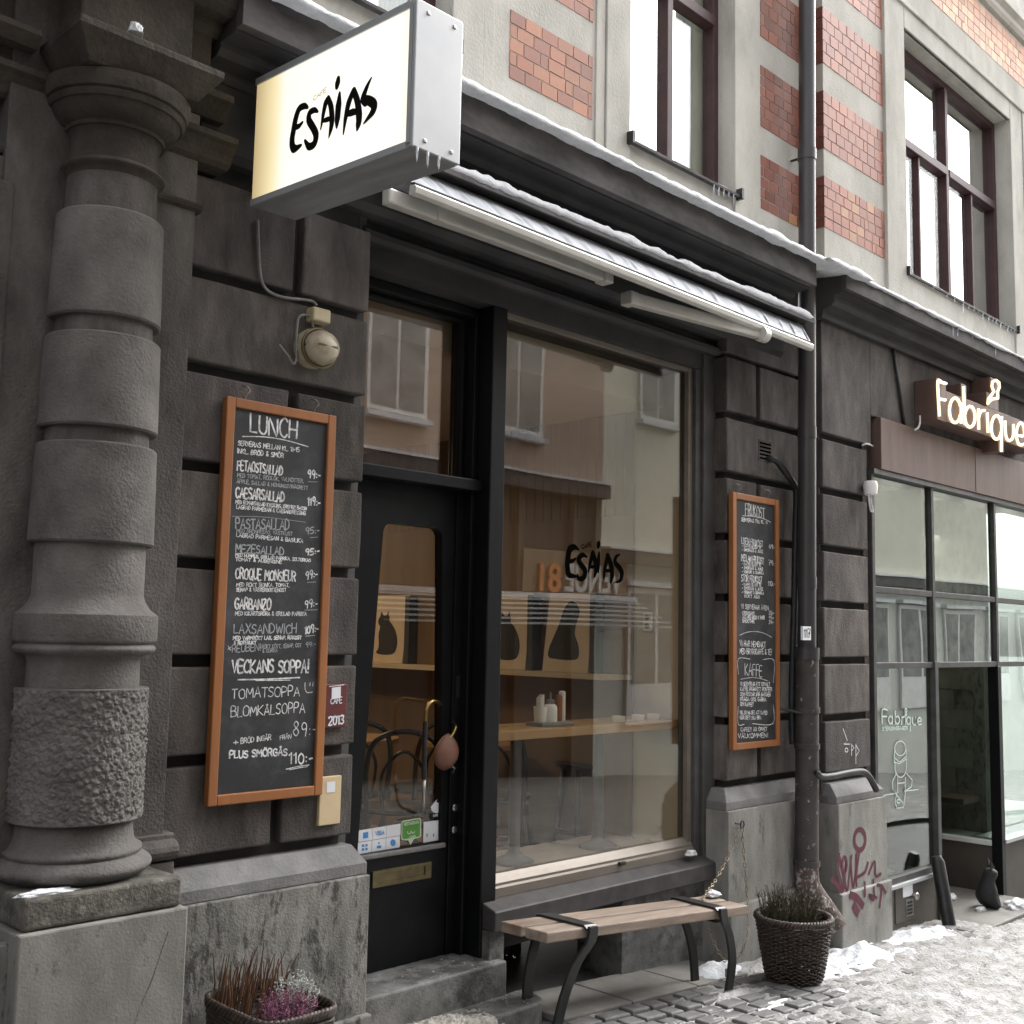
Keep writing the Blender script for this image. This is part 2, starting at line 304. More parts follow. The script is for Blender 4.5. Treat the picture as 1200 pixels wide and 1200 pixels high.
def tag(o, label=None, cat=None, group=None, kind=None):
    if label: o['label'] = label
    if cat: o['category'] = cat
    if group: o['group'] = group
    if kind: o['kind'] = kind
    return o
def thing(name, loc, label, cat, group=None):
    o = bpy.data.objects.new(name, None); COL.objects.link(o); o.location = loc; o.empty_display_size = .1
    return tag(o, label, cat, group)
def smoothpts(pts, k=6):
    pts = [Vector(p) for p in pts]; out = []
    for i in range(len(pts)-1):
        p0 = pts[max(i-1, 0)]; p1 = pts[i]; p2 = pts[i+1]; p3 = pts[min(i+2, len(pts)-1)]
        for j in range(k):
            t = j/k; out.append(.5*((2*p1)+(p2-p0)*t+(2*p0-5*p1+4*p2-p3)*t*t+(3*p1-p0-3*p2+p3)*t**3))
    out.append(pts[-1]); return out
def arc(cx, cy, rx, ry, a0, a1, n=10):
    return [(cx+rx*math.cos(math.radians(a0+(a1-a0)*i/n)), cy+ry*math.sin(math.radians(a0+(a1-a0)*i/n))) for i in range(n+1)]

# ------------------------------------------------------------------ stroke alphabet for chalk writing
G = {}
def g(ch, w, *st): G[ch] = (w, st)
g('A', .6, [(0, 0), (.3, 1), (.6, 0)], [(.1, .36), (.5, .36)]); g('B', .55, [(0, 0), (0, 1), (.4, .95), (.45, .72), (.35, .54), (0, .52)], [(.35, .53), (.54, .35), (.48, .06), (0, 0)])
g('C', .55, [(.55, .85), (.35, 1), (.08, .8), (0, .45), (.12, .1), (.35, 0), (.55, .14)]); g('D', .58, [(0, 0), (0, 1), (.4, .85), (.56, .5), (.42, .14), (0, 0)])
g('E', .5, [(.5, 1), (0, 1), (0, 0), (.5, 0)], [(0, .52), (.4, .52)]); g('F', .5, [(.5, 1), (0, 1), (0, 0)], [(0, .52), (.4, .52)])
g('G', .6, [(.55, .86), (.33, 1), (.08, .8), (0, .45), (.12, .1), (.36, 0), (.56, .15), (.58, .45), (.34, .45)]); g('H', .55, [(0, 0), (0, 1)], [(.55, 0), (.55, 1)], [(0, .48), (.55, .5)])
g('I', .12, [(.06, 0), (.06, 1)]); g('J', .4, [(.35, 1), (.35, .2), (.2, 0), (0, .12)]); g('K', .55, [(0, 0), (0, 1)], [(.52, 1), (.02, .45), (.55, 0)]); g('L', .45, [(0, 1), (0, 0), (.45, .02)])
g('M', .7, [(0, 0), (.06, 1), (.35, .35), (.63, 1), (.7, 0)]); g('N', .58, [(0, 0), (0, 1), (.56, 0), (.58, 1)]); g('O', .62, [(.31, 1), (.06, .8), (0, .45), (.1, .1), (.31, 0), (.54, .12), (.62, .5), (.55, .85), (.31, 1)])
g('P', .52, [(0, 0), (0, 1), (.42, .94), (.5, .72), (.38, .5), (0, .46)]); g('Q', .62, [(.31, 1), (.06, .8), (0, .45), (.1, .1), (.31, 0), (.54, .12), (.62, .5), (.55, .85), (.31, 1)], [(.38, .25), (.66, -.08)])
g('R', .54, [(0, 0), (0, 1), (.42, .94), (.5, .74), (.38, .53), (0, .5)], [(.25, .5), (.54, 0)]); g('S', .5, [(.48, .88), (.28, 1), (.05, .86), (.07, .62), (.42, .42), (.48, .16), (.25, 0), (0, .12)])
g('T', .55, [(0, 1), (.55, 1)], [(.28, 1), (.28, 0)]); g('U', .55, [(0, 1), (.02, .25), (.2, 0), (.4, .04), (.53, .3), (.55, 1)]); g('V', .56, [(0, 1), (.28, 0), (.56, 1)])
g('W', .8, [(0, 1), (.2, 0), (.4, .75), (.6, 0), (.8, 1)]); g('X', .55, [(0, 1), (.55, 0)], [(.55, 1), (0, 0)]); g('Y', .55, [(0, 1), (.28, .5), (.55, 1)], [(.28, .5), (.28, 0)]); g('Z', .55, [(0, 1), (.55, 1), (0, 0), (.55, 0)])
for ch, base, extra in (('Å', 'A', [[(.22, 1.12), (.3, 1.05), (.38, 1.12), (.3, 1.2), (.22, 1.12)]]), ('Ä', 'A', [[(.16, 1.15), (.18, 1.18)], [(.42, 1.15), (.44, 1.18)]]), ('Ö', 'O', [[(.18, 1.15), (.2, 1.18)], [(.42, 1.15), (.44, 1.18)]])):
    G[ch] = (G[base][0], G[base][1]+tuple(extra))
g('0', .5, [(.25, 1), (.04, .75), (.02, .25), (.25, 0), (.46, .2), (.48, .75), (.25, 1)]); g('1', .25, [(0, .78), (.2, 1), (.2, 0)]); g('2', .5, [(.02, .8), (.22, 1), (.46, .8), (.4, .5), (0, 0), (.5, .02)])
g('3', .48, [(.03, .9), (.25, 1), (.44, .8), (.35, .57), (.18, .52), (.4, .42), (.47, .2), (.25, 0), (0, .1)]); g('4', .52, [(.38, 0), (.38, 1), (0, .34), (.52, .34)]); g('5', .48, [(.45, 1), (.08, 1), (.03, .55), (.3, .6), (.47, .35), (.35, .06), (0, .04)])
g('6', .48, [(.4, 1), (.12, .7), (.02, .3), (.22, 0), (.45, .15), (.42, .45), (.2, .5), (.05, .35)]); g('7', .48, [(0, 1), (.48, 1), (.15, 0)], [(.1, .5), (.4, .5)]); g('8', .48, [(.24, .52), (.05, .75), (.24, 1), (.43, .77), (.24, .52), (.02, .25), (.24, 0), (.47, .25), (.24, .52)])
g('9', .48, [(.42, .62), (.2, .48), (.04, .7), (.2, 1), (.42, .88), (.43, .6), (.36, 0)]); g('.', .1, [(.04, .0), (.06, .04)]); g(',', .12, [(.08, .06), (.02, -.14)]); g(':', .14, [(.06, .12), (.08, .16)], [(.06, .5), (.08, .54)])
g('-', .34, [(.02, .42), (.32, .44)]); g('!', .14, [(.07, .3), (.09, 1)], [(.06, .0), (.08, .04)]); g('&', .55, [(.5, 0), (.12, .72), (.22, .98), (.36, .8), (.05, .3), (.15, .02), (.48, .35)]); g('+', .45, [(0, .4), (.45, .42)], [(.22, .15), (.22, .68)])
g('*', .3, [(0, .4), (.3, .7)], [(0, .7), (.3, .4)], [(.15, .32), (.15, .78)]); g('/', .4, [(0, 0), (.4, 1)]); g(' ', .32)
SK = [0]
def write(mb, text, P, Q, upv, h, w, nrm=(0, -1, 0), jit=.035, rnd=random.Random(3)):
    """chalk strokes: baseline from P to Q, cap height h along upv, stroke width w"""
    P = Vector(P); Q = Vector(Q); upv = Vector(upv).normalized(); gap = .16
    tot = sum(G[c][0]+gap for c in text)-gap; d = (Q-P)/tot; x = 0; nrm = Vector(nrm)
    for c in text:
        gw, sts = G[c]; jy = rnd.uniform(-1, 1)*jit; sc = 1+rnd.uniform(-1, 1)*jit*1.6
        for st in sts:
            pts = [P+d*(x+a+rnd.uniform(-1, 1)*jit*.5)+upv*h*((b+rnd.uniform(-1, 1)*jit*.5)*sc+jy) for a, b in st]
            if len(pts) > 3: pts = smoothpts(pts, 3)
            SK[0] += 1; mb.ribbon(pts, w, nrm, .00002*(SK[0] % 40))
        x += gw+gap
def fonttext(name, text, m, parent, loc, size, rot, ext=.004, align='CENTER', width=None, bold=0):
    cu = bpy.data.curves.new(name, 'FONT'); cu.body = text; cu.size = size; cu.extrude = ext; cu.align_x = align; cu.offset = bold
    ob = bpy.data.objects.new(name, cu); COL.objects.link(ob); bpy.context.view_layer.update()
    me = bpy.data.meshes.new_from_object(ob.evaluated_get(bpy.context.evaluated_depsgraph_get()))
    COL.objects.unlink(ob); bpy.data.objects.remove(ob)
    if width:
        xs = [v.co.x for v in me.vertices]; k = width/(max(xs)-min(xs))
        for v in me.vertices: v.co.x *= k
    me.materials.clear(); me.materials.append(m)
    o = bpy.data.objects.new(name, me); COL.objects.link(o); o.rotation_euler = rot
    if parent is not None: o.parent = parent; o.location = Vector(loc)-wloc(parent)
    else: o.location = loc
    return o
def wrap_noise(p, s, a): return noise.noise(Vector(p)*s)*a

# brick: colour comes from each brick's own tone attribute
M['darksill'] = mat('dark_painted_sill', (.035, .032, .032), (.07, .064, .063), .6, scale=8, detail=10, bump=.001, bscale=50)
def brickmat():
    m = bpy.data.materials.new("glazed_brick"); m.use_nodes = True; n = m.node_tree.nodes; l = m.node_tree.links; b = n["Principled BSDF"]
    a = n.new("ShaderNodeAttribute"); a.attribute_name = "tone"; t = n.new("ShaderNodeTexNoise"); t.inputs["Scale"].default_value = 30
    mx = n.new("ShaderNodeMix"); mx.data_type = 'RGBA'; mx.blend_type = 'MULTIPLY'; mx.inputs[0].default_value = .5
    r = n.new("ShaderNodeMapRange"); r.inputs[3].default_value = .6; r.inputs[4].default_value = 1.3; l.new(t.outputs["Fac"], r.inputs[0])
    tc = n.new("ShaderNodeTexCoord"); l.new(tc.outputs["Object"], t.inputs["Vector"])
    l.new(a.outputs["Color"], mx.inputs[6]); l.new(r.outputs[0], mx.inputs[7]); l.new(mx.outputs[2], b.inputs["Base Color"]); b.inputs["Roughness"].default_value = .55
    return m
M['brick'] = brickmat(); M['mortar'] = mat('dark_mortar', (.10, .065, .05), (.14, .09, .075), .9, scale=20)

# ------------------------------------------------------------------ ground
def surf(X, Y): return gz(X)
xs = [-300, -20]+[-16+2*i for i in range(26)]+[40, 300]; ys = [-300, -12, -7.9, -6, -4, -2, 0, .5, 12, 300]
gm = MB()
gm.add([(x, y, gz(x)-.03) for y in ys for x in xs], [(j*len(xs)+i, j*len(xs)+i+1, (j+1)*len(xs)+i+1, (j+1)*len(xs)+i) for j in range(len(ys)-1) for i in range(len(xs)-1)])
tag(gm.build('ground', M['ground'], origin=(0, 0, 0)), kind='structure')
# smooth slab strip along the wall under the bench
sl = MB()
x = 3.80
while x < 5.2:
    w = .42+.1*((x*7) % 1); sl.add([(x+.004, -.24, gz(x)-.03), (min(x+w, 5.25)-.004, -.24, gz(x+w)-.03), (min(x+w, 5.25)-.004, .13, gz(x+w)-.03), (x+.004, .13, gz(x)-.03), (x+.004, -.24, gz(x)+.002), (min(x+w, 5.25)-.004, -.24, gz(x+w)+.002), (min(x+w, 5.25)-.004, .13, gz(x+w)+.002), (x+.004, .13, gz(x)+.002)],
                                [(0, 3, 2, 1), (4, 5, 6, 7), (0, 1, 5, 4), (1, 2, 6, 5), (2, 3, 7, 6), (3, 0, 4, 7)]); x += w
tag(sl.build('pavement', M['slab'], bevel=.006), kind='structure')
cb = MB(); rr = random.Random(5)
y = -.255; row = 0
while y > -2.3:
    dy = .10; x = 2.6+rr.uniform(0, .1)
    while x < 7.6:
        dx = rr.uniform(.11, .19); t = rr.uniform(-.006, .006); z0 = gz(x)
        if rr.random() > .01:
            j = [rr.uniform(-.006, .006) for _ in range(8)]
            x0, x1, y0, y1 = x+.006, x+dx-.006, y-dy+.006, y-.004
            cb.add([(x0+j[0], y0+j[1], z0-.05), (x1+j[2], y0+j[3], z0-.05), (x1+j[4], y1+j[5], z0-.05), (x0+j[6], y1+j[7], z0-.05), (x0+j[0]+.006, y0+j[1]+.006, gz(x0)+t), (x1+j[2]-.006, y0+j[3]+.006, gz(x1)+t), (x1+j[4]-.006, y1+j[5]-.006, gz(x1)+t), (x0+j[6]+.006, y1+j[7]-.006, gz(x0)+t)],
                   [(4, 5, 6, 7), (0, 1, 5, 4), (1, 2, 6, 5), (2, 3, 7, 6), (3, 0, 4, 7)])
        x += dx
    y -= dy
tag(cb.build('cobbled_pavement', M['cobble'], bevel=.007), kind='structure')
# trodden snow: a height field that comes and goes over the stones
def sstep(a, b, x): t = max(0, min(1, (x-a)/(b-a))); return t*t*(3-2*t)
def snowh(X, Y):
    n1 = noise.fractal(Vector((X*1.7, Y*3.6, 0)), 1.0, 2.1, 4); n2 = noise.fractal(Vector((X*9, Y*20, 3)), .9, 2.1, 4); n3 = noise.noise(Vector((X*42, Y*70, 7)))
    h = -.0115+.022*n1+.016*n2+.007*n3
    h += .026*sstep(-.50, -1.25, Y+.14*n1)*(.45+.55*sstep(3.8, 5.8, X))       # towards the street
    h += .022*sstep(5.1, 6.6, X)*sstep(-.15, -.6, Y)
    h -= .010*math.exp(-((X-4.2)/.55)**2-((Y+.30)/.20)**2)
    if Y > -.23 and X < 5.0: h = min(h, -.02)
    if X > 7.9 and Y > -.5: h = min(h, -.03+.02*n2)
    return h+.004*abs(n2)*sstep(-.01, .03, h)
def pileh(X, Y):
    n1 = noise.fractal(Vector((X*2.6, Y*4.6, 5)), 1.0, 2.1, 4); n2 = noise.fractal(Vector((X*11, Y*16, 8)), .9, 2.1, 4)
    p = math.exp(-((X-6.15)/.55)**2-((Y+.42)/.20)**2)*.07+math.exp(-((X-7.2)/.38)**2-((Y+.32)/.12)**2)*.055+math.exp(-((X-5.12)/.17)**2-((Y+.15)/.10)**2)*.075+math.exp(-((X-5.35)/.30)**2-((Y+.72)/.07)**2)*.03+math.exp(-((X-4.85)/.25)**2-((Y+.62)/.05)**2)*.022
    return -.026+p*(.9+.6*n1+.32*n2)+.010*n1+.008*n2+.003*noise.noise(Vector((X*45, Y*60, 1)))
def field(name, m, x0, x1, y0, y1, st, hf, sty=None):
    sty = sty or st; nx = int((x1-x0)/st); ny = int((y1-y0)/sty); vs = []; keep = []
    for j in range(ny+1):
        for i in range(nx+1):
            X = x0+st*i; Y = y0+sty*j; h = hf(X, Y); vs.append((X, Y, gz(X)+h)); keep.append(h)
    fs = []
    for j in range(ny):
        for i in range(nx):
            q = (j*(nx+1)+i, j*(nx+1)+i+1, (j+1)*(nx+1)+i+1, (j+1)*(nx+1)+i)
            if max(keep[k] for k in q) > -.018: fs.append(q)
    b = MB(); b.add(vs, fs); return b.build(name, m, smooth=True)
tag(field('snow', M['slush'], 2.7, 9.4, -3.0, -.02, .02, snowh), 'trodden dirty snow patches over the cobbles', kind='stuff')
tag(field('snow_heap', M['snow'], 4.4, 7.9, -.95, -.03, .016, pileh), 'clean snow heaped against the plinths and around the basket', kind='stuff')
tag(field('snow', M['streetslush'], -14, 34, -7.7, -3.0, .16, lambda X, Y: .03+.02*noise.fractal(Vector((X*.8, Y*1.2, 0)), .9, 2, 4)), kind='stuff')

# ------------------------------------------------------------------ cafe building
cafe = thing('cafe_building', (4.0, .6, 0), 'dark stone cafe front with glazed door and wide shop window under a cornice', 'building')
JZ = [.885, 1.232, 1.58, 1.925, 2.272, 2.63, 2.98, 3.32]
BRG = random.Random(21)
def blk(b, x0, x1, y0, y1, z0, z1):
    "one dressed block: a little out of true and its own shade of paint"
    t = BRG.uniform(.72, 1.22); b.col = (t, t*BRG.uniform(.97, 1.0), t*BRG.uniform(.95, 1.0)); n0 = len(b.v)
    nx = max(2, int((x1-x0)/.09)); nz = max(2, int((z1-z0)/.09)); vs = []; sd_ = BRG.uniform(0, 50)
    def jit(p): q = Vector(p)*9; return Vector((noise.noise(q+Vector((sd_, 0, 0))), 0, noise.noise(q+Vector((0, sd_, 0)))))*.0035
    for k in range(nz+1):
        for i in range(nx+1):
            x = x0+(x1-x0)*i/nx; z = z0+(z1-z0)*k/nz; e = (i in (0, nx)) or (k in (0, nz)); o_ = jit((x, 0, z)) if e else Vector((0, 0, 0))
            vs.append((x+o_.x, y0+.0018*noise.noise(Vector((x*7+sd_, z*7, 0))), z+o_.z))
    fs = [(k*(nx+1)+i, k*(nx+1)+i+1, (k+1)*(nx+1)+i+1, (k+1)*(nx+1)+i) for k in range(nz) for i in range(nx)]
    ring = [i for i in range(nx+1)]+[k*(nx+1)+nx for k in range(1, nz+1)]+[nz*(nx+1)+i for i in range(nx-1, -1, -1)]+[k*(nx+1) for k in range(nz-1, 0, -1)]
    m0 = len(vs); vs += [(vs[i][0], y1, vs[i][2]) for i in ring]; R_ = len(ring)
    fs += [(ring[i], m0+i, m0+(i+1) % R_, ring[(i+1) % R_]) for i in range(R_)]
    b.add(vs, fs)
def blocks(x0, x1, Y, ztop, vx, par, name, material, d=.048, rev=None, back=.35, first=None, jz=JZ):
    b = MB(); gp = .021
    zs = [jz[0]]+[z for z in jz[1:] if z < ztop-.1]+[ztop]
    for k in range(len(zs)-1):
        z0 = zs[k]+gp; z1 = zs[k+1]-(gp if k < len(zs)-2 else 0)
        cuts = [x0]+([vx] if (k % 2 == (0 if rev is None else 1)) else [])+[x1]
        for i in range(len(cuts)-1):
            blk(b, cuts[i]+(0 if i == 0 else gp), cuts[i+1]-(0 if i == len(cuts)-2 else gp), Y, Y+d+.02, z0, z1)
    return b.build(name, material, par, bevel=.009, seg=3)
# left pier between column and door
MB().box(1.2, 2.775, .048, .55, -.3, 3.75).build('pier_core', M['joint'], cafe)
blocks(1.985, 2.80, 0, 3.34, 2.45, cafe, 'rusticated_stone', M['blockstone'])
# jamb behind the block ends at the door side
MB().box(2.775, 2.82, .06, .26, .2, 3.42).build('door_jamb', M['frame'], cafe)
# right pier beside the window
MB().box(5.455, 6.26, .048, .55, -.3, 3.75).build('pier_core', M['joint'], cafe)
blocks(5.41, 6.24, 0, 3.32, 5.745, cafe, 'rusticated_stone', M['blockstone'], d=.085)
MB().box(5.41, 6.24, 0.0, .07, 3.345, 3.72).build('frieze_block', M['stone'], cafe, bevel=.006)
def plinthprof(Y, zt=.865, base=-.6, pr=.06, ledge=None):
    p = [(Y+.06, zt), (Y, zt), (Y-pr+.016, zt-.068), (Y-pr+.016, zt-.105), (Y-pr, zt-.112)]
    if ledge: p += [(Y-pr, ledge+.014), (Y-pr-.022, ledge), (Y-pr-.022, base)]
    else: p += [(Y-pr, base)]
    return p+[(Y+.06, base)]
def plinth(x0, x1, Y, par, m, ledge, zt=.865, pr=.06):
    MB().box(x0, x1, Y-pr, Y+.3, -.6, zt-.112).build('plinth', m, par, bevel=.005)
    b = MB(); e = .012
    b.add([(x0+.004, Y-pr+.016, zt-.1115), (x1-.004, Y-pr+.016, zt-.1115), (x1-.004, Y+.2, zt-.1115), (x0+.004, Y+.2, zt-.1115), (x0+.004, Y-pr+.016, zt-.068), (x1-.004, Y-pr+.016, zt-.068), (x1-.004, Y+.2, zt-.068), (x0+.004, Y+.2, zt-.068),
           (x0+.05, Y, zt), (x1-.05, Y, zt), (x1-.05, Y+.2, zt), (x0+.05, Y+.2, zt)], [(0, 1, 5, 4), (1, 2, 6, 5), (2, 3, 7, 6), (3, 0, 4, 7), (4, 5, 9, 8), (5, 6, 10, 9), (6, 7, 11, 10), (7, 4, 8, 11), (8, 9, 10, 11), (0, 3, 2, 1)])
    b.build('plinth_cap', M['cap'], par, bevel=.004)
    if ledge: MB().box(x0-.012, x1+.012, Y-pr-.024, Y+.2, -.6, ledge).build('plinth_base', m, par, bevel=.008)
plinth(1.95, 2.855, 0, cafe, M['plinth'], .235)
plinth(5.335, 6.24, 0, cafe, M['plinth2'], .255)

# column group of the portal on the far left
CX, CY = 1.632, -.1
col_root = bpy.data.objects.new('portal_column', None); COL.objects.link(col_root); col_root.parent = cafe; col_root.location = Vector((CX, CY, 0))-wloc(cafe)
ped = MB(); ped.box(CX-.262, CX+.262, -.362, .05, -.5, .832); ped.build('pedestal', M['pedestal'], col_root, bevel=.006)
pb = MB(); pb.box(CX-.246, CX+.246, -.346, .06, .834, .925); pb.build('base_block', M['baseblock'], col_root, bevel=.012, seg=3)
tor = MB()
def semi(z0, z1, r, bulge, n=8): return [(z0+(z1-z0)*i/n, r+bulge*math.sin(math.pi*i/n)) for i in range(n+1)]
tor.lathe([(.925, .20)]+semi(.928, .992, .203, .036, 12)+[(.994, .199), (.998, .206), (1.011, .206), (1.014, .196), (1.022, .188), (1.035, .181), (1.06, .176), (1.10, .174)], CX, CY, 64)
tor.build('column_base', M['colstone'], col_root, smooth=True)
b = MB(); b.ribbon(smoothpts([atY(197, 1092, -.3622), atY(190, 1112, -.3622), atY(178, 1148, -.3622), atY(166, 1176, -.3622), atY(158, 1200, -.3622), atY(150, 1230, -.3622)], 5), .0045, (0, -1, 0)); b.build('crack', M['baseblock'], col_root)
def rocky(a, z):
    # hammered, broken facets: cell distances of two sizes under a little fine grain
    p = Vector((math.cos(a)*.2, math.sin(a)*.2, z)); e = min(1, (z-1.098)/.012, (1.505-z)/.012)
    q = p+Vector((noise.noise(p*30), noise.noise(p*30+Vector((9, 0, 0))), noise.noise(p*30+Vector((0, 9, 0)))))*.006
    d1 = noise.voronoi(q*44)[0]; d2 = noise.voronoi(q*92)[0]
    return (.0065*(d1[1]-d1[0])-.006*d1[0]+.0055*(d2[1]-d2[0])+.003*noise.noise(p*12)+.002*noise.noise(p*150))*max(0, e)
rk = MB(); rk.lathe([(1.098, .17), (1.099, .198)]+[(1.10+.402*i/150, .2015) for i in range(151)]+[(1.503, .198), (1.504, .17)], CX, CY, 460, disp=rocky)
rk.build('rock_faced_drum', M['colstone'], col_root, smooth=True)
sh = MB()
sh.lathe([(1.50, .172), (1.585, .170), (1.60, .176), (1.606, .186)]+semi(1.61, 1.64, .205, .012, 6)+[(1.645, .214), (1.652, .219), (1.73, .219), (1.735, .213), (1.75, .192), (1.775, .176), (1.79, .171), (1.80, .170), (1.955, .170)], CX, CY, 64)
sh.build('shaft_moulding', M['colstone'], col_root, smooth='auto')
dr = MB()
for z0, z1, ra, rb in ((1.953, 2.268, .193, .1875), (2.318, 2.618, .187, .181), (2.675, 3.025, .1775, .1705)):
    dr.lathe([(z0, ra-.03), (z0, ra-.006), (z0+.006, ra), (z1-.006, rb), (z1, rb-.006), (z1, rb-.03)], CX, CY, 72)
dr.build('drum', M['colstone'], col_root, smooth='auto')
sf = MB(); sf.lathe([(1.95, .168), (3.03, .146), (3.155, .143)], CX, CY, 56); sf.build('shaft', M['stone'], col_root, smooth='auto')
cp = MB(); cp.lathe([(3.15, .143)]+semi(3.165, 3.195, .150, .016, 6)+[(3.20, .143), (3.285, .142), (3.30, .150), (3.302, .158), (3.315, .160), (3.32, .170), (3.345, .195), (3.37, .206), (3.372, .214), (3.39, .222), (3.395, .216), (3.40, .226), (3.425, .234), (3.45, .237), (3.455, .20)], CX, CY, 72)
cp.build('capital', M['capstone'], col_root, smooth='auto')
ab = MB(); ab.ext([(CX-.20, 3.452), (CX+.20, 3.452), (CX+.252, 3.53), (CX+.252, 3.556), (CX-.252, 3.556), (CX-.252, 3.53)], -.345, .05, 'y')
ab2 = MB(); ab2.add([(CX-.19, -.29, 3.453), (CX+.19, -.29, 3.453), (CX+.19, .05, 3.453), (CX-.19, .05, 3.453), (CX-.25, -.352, 3.535), (CX+.25, -.352, 3.535), (CX+.25, .05, 3.535), (CX-.25, .05, 3.535), (CX-.25, -.352, 3.558), (CX+.25, -.352, 3.558), (CX+.25, .05, 3.558), (CX-.25, .05, 3.558)],
    [(0, 3, 2, 1), (0, 1, 5, 4), (1, 2, 6, 5), (2, 3, 7, 6), (3, 0, 4, 7), (4, 5, 9, 8), (5, 6, 10, 9), (6, 7, 11, 10), (7, 4, 8, 11), (8, 9, 10, 11)])
ab2.build('abacus', M['capstone'], col_root, bevel=.004)
# pilaster strip behind the column, with its mouldings running on to the left wall
MB().box(1.30, 1.965, -.055, .06, .80, 3.75).build('pilaster', M['stone'], cafe, bevel=.004)
MB().box(1.70, 1.995, -.085, .06, .74, .915).build('pilaster_base', M['stone'], cafe, bevel=.005)
MB().ext([(.06, .918), (-.06, .918), (-.085, .923), (-.101, .938), (-.106, .953), (-.101, .968), (-.085, .983), (-.068, .988), (-.068, 1.002), (-.058, 1.006), (.06, 1.006)], 1.70, 2.0, 'x').build('pilaster_base', M['stone'], cafe, bevel=.002)
def run(prof, x0, x1, name, m, par=cafe): return MB().ext(prof, x0, x1, 'x').build(name, m, par, bevel=.002)
for (x0, x1, Y) in ((.70, 1.50, -.02), (1.80, 1.985, -.055)):
    run([(.06, 3.17), (Y, 3.17), (Y-.016, 3.178), (Y-.020, 3.188), (Y-.016, 3.198), (Y, 3.205), (.06, 3.205)], x0, x1, 'astragal', M['capstone'])
    run([(.06, 3.36), (Y-.004, 3.36), (Y-.02, 3.375), (Y-.03, 3.40), (Y-.05, 3.43), (Y-.066, 3.44), (Y-.066, 3.462), (.06, 3.462)], x0, x1+.10, 'cap_moulding', M['capstone'])
run([(.06, 3.53), (-.06, 3.53), (-.075, 3.55), (-.10, 3.58), (-.12, 3.59), (-.12, 3.615), (.06, 3.615)], 1.70, 2.06, 'cap_moulding', M['capstone'])
MB().box(.70, 1.965, -.04, .06, 3.40, 4.3).build('entablature_block', M['capstone'], cafe)
MB().box(1.44, 1.83, -.22, .05, 3.558, 3.86).build('dado_block', M['capstone'], cafe, bevel=.006)
MB().box(1.83, 1.96, -.12, .05, 3.616, 3.86).build('dado_block', M['capstone'], cafe, bevel=.006)
run([(.06, 3.80), (-.12, 3.80), (-.15, 3.82), (-.16, 3.85), (-.22, 3.87), (-.26, 3.91), (-.28, 3.91), (-.28, 3.96), (.06, 3.96)], 1.55, 2.10, 'portal_cornice', M['capstone'])
run([(.06, 3.84), (-.22, 3.84), (-.25, 3.86), (-.26, 3.89), (-.34, 3.92), (-.40, 3.96), (-.42, 3.96), (-.42, 4.12), (.06, 4.12)], .7, 1.98, 'portal_cornice', M['capstone'])
run([(.06, 3.52), (-.10, 3.52), (-.13, 3.555), (-.13, 3.575), (.06, 3.575)], .7, 1.36, 'cap_moulding', M['capstone'])
# portal frame at the picture's left edge
pf = MB(); pf.box(.8, 1.425, -.045, .03, -.3, 3.165); pf.build('portal_frame', M['stone'], cafe, bevel=.006)
pf = MB(); pf.box(.8, 1.335, -.062, -.04, -.3, 3.085); pf.build('portal_moulding', M['stone'], cafe, bevel=.012, seg=3)
MB().box(1.25, 1.38, -.30, .05, -.5, .80).build('plinth', M['plinth'], cafe, bevel=.005)
MB().box(-6, .8, .02, .5, -.6, 9).build('side_wall', M['stone'], cafe)

# lintel over door and window, cornice
MB().box(2.775, 5.46, .10, .55, 3.235, 3.90).build('lintel', M['soffit'], cafe)
run([(.12, 3.325), (.055, 3.325), (.035, 3.34), (.035, 3.365), (.06, 3.385), (.12, 3.39)], 2.80, 5.41, 'lintel_moulding', M['soffit'])
run([(.10, 3.42), (.0, 3.42), (-.02, 3.45), (-.02, 3.72), (.10, 3.72)], 1.99, 6.0, 'frieze', M['soffit'])
run([(.10, 3.70), (-.03, 3.70), (-.05, 3.715), (-.05, 3.735), (-.12, 3.745), (-.145, 3.765), (-.145, 3.785), (-.24, 3.79), (-.24, 3.90), (.10, 3.90)], 1.98, 5.93, 'cornice_soffit', M['soffit'])
run([(.10, 3.901), (-.241, 3.901), (-.241, 3.80), (-.285, 3.80), (-.285, 3.955), (-.25, 3.962), (.10, 3.985)], 1.98, 5.935, 'cornice', M['fascia'])
run([(.06, 4.35), (-.50, 4.35), (-.62, 4.42), (-.70, 4.42), (-.70, 4.62), (.06, 4.62)], .2, 1.98, 'portal_cornice', M['capstone'])
# upper wall of cream stucco, window openings left free
ZT = 7.6
def upwall(par, segs, Y, m, dep=.35):
    b = MB()
    for x0, x1, z0, z1 in segs: b.box(x0, x1, Y, Y+dep, z0, z1)
    return b.build('stucco_wall', m, par)
WIN = [(2.21, 3.20), (4.48, 5.47)]; WB, WT = 4.315, 6.15
segs = [(.7, 2.21, 3.96, ZT), (3.20, 4.48, 3.96, ZT), (5.47, 6.30, 3.96, ZT)]
for a, b_ in WIN: segs += [(a, b_, 3.96, WB), (a, b_, WT, ZT)]
upwall(cafe, segs, 0, M['stucco'])
def strip(x0, x1, z0, z1, Y, par, name='stucco_band'): return MB().box(x0+.003, x1-.003, Y, Y+.03, z0, z1).build(name, M['stucco'], par, bevel=.003)
for a, b_ in WIN:
    for x0, x1 in ((a-.20, a), (b_, b_+.20)): strip(x0, x1, 3.965, 6.35, -.018, cafe, 'window_surround'); strip(x0-.075 if x1 == a else x1, x0 if x1 == a else x1+.075, 3.965, 6.35, -.009, cafe, 'window_surround')
    strip(a-.002, b_+.002, 6.15, 6.35, -.018, cafe, 'window_surround')
BR = [(4.31, 4.655), (4.835, 5.235), (5.42, 5.81), (5.99, 6.38)]
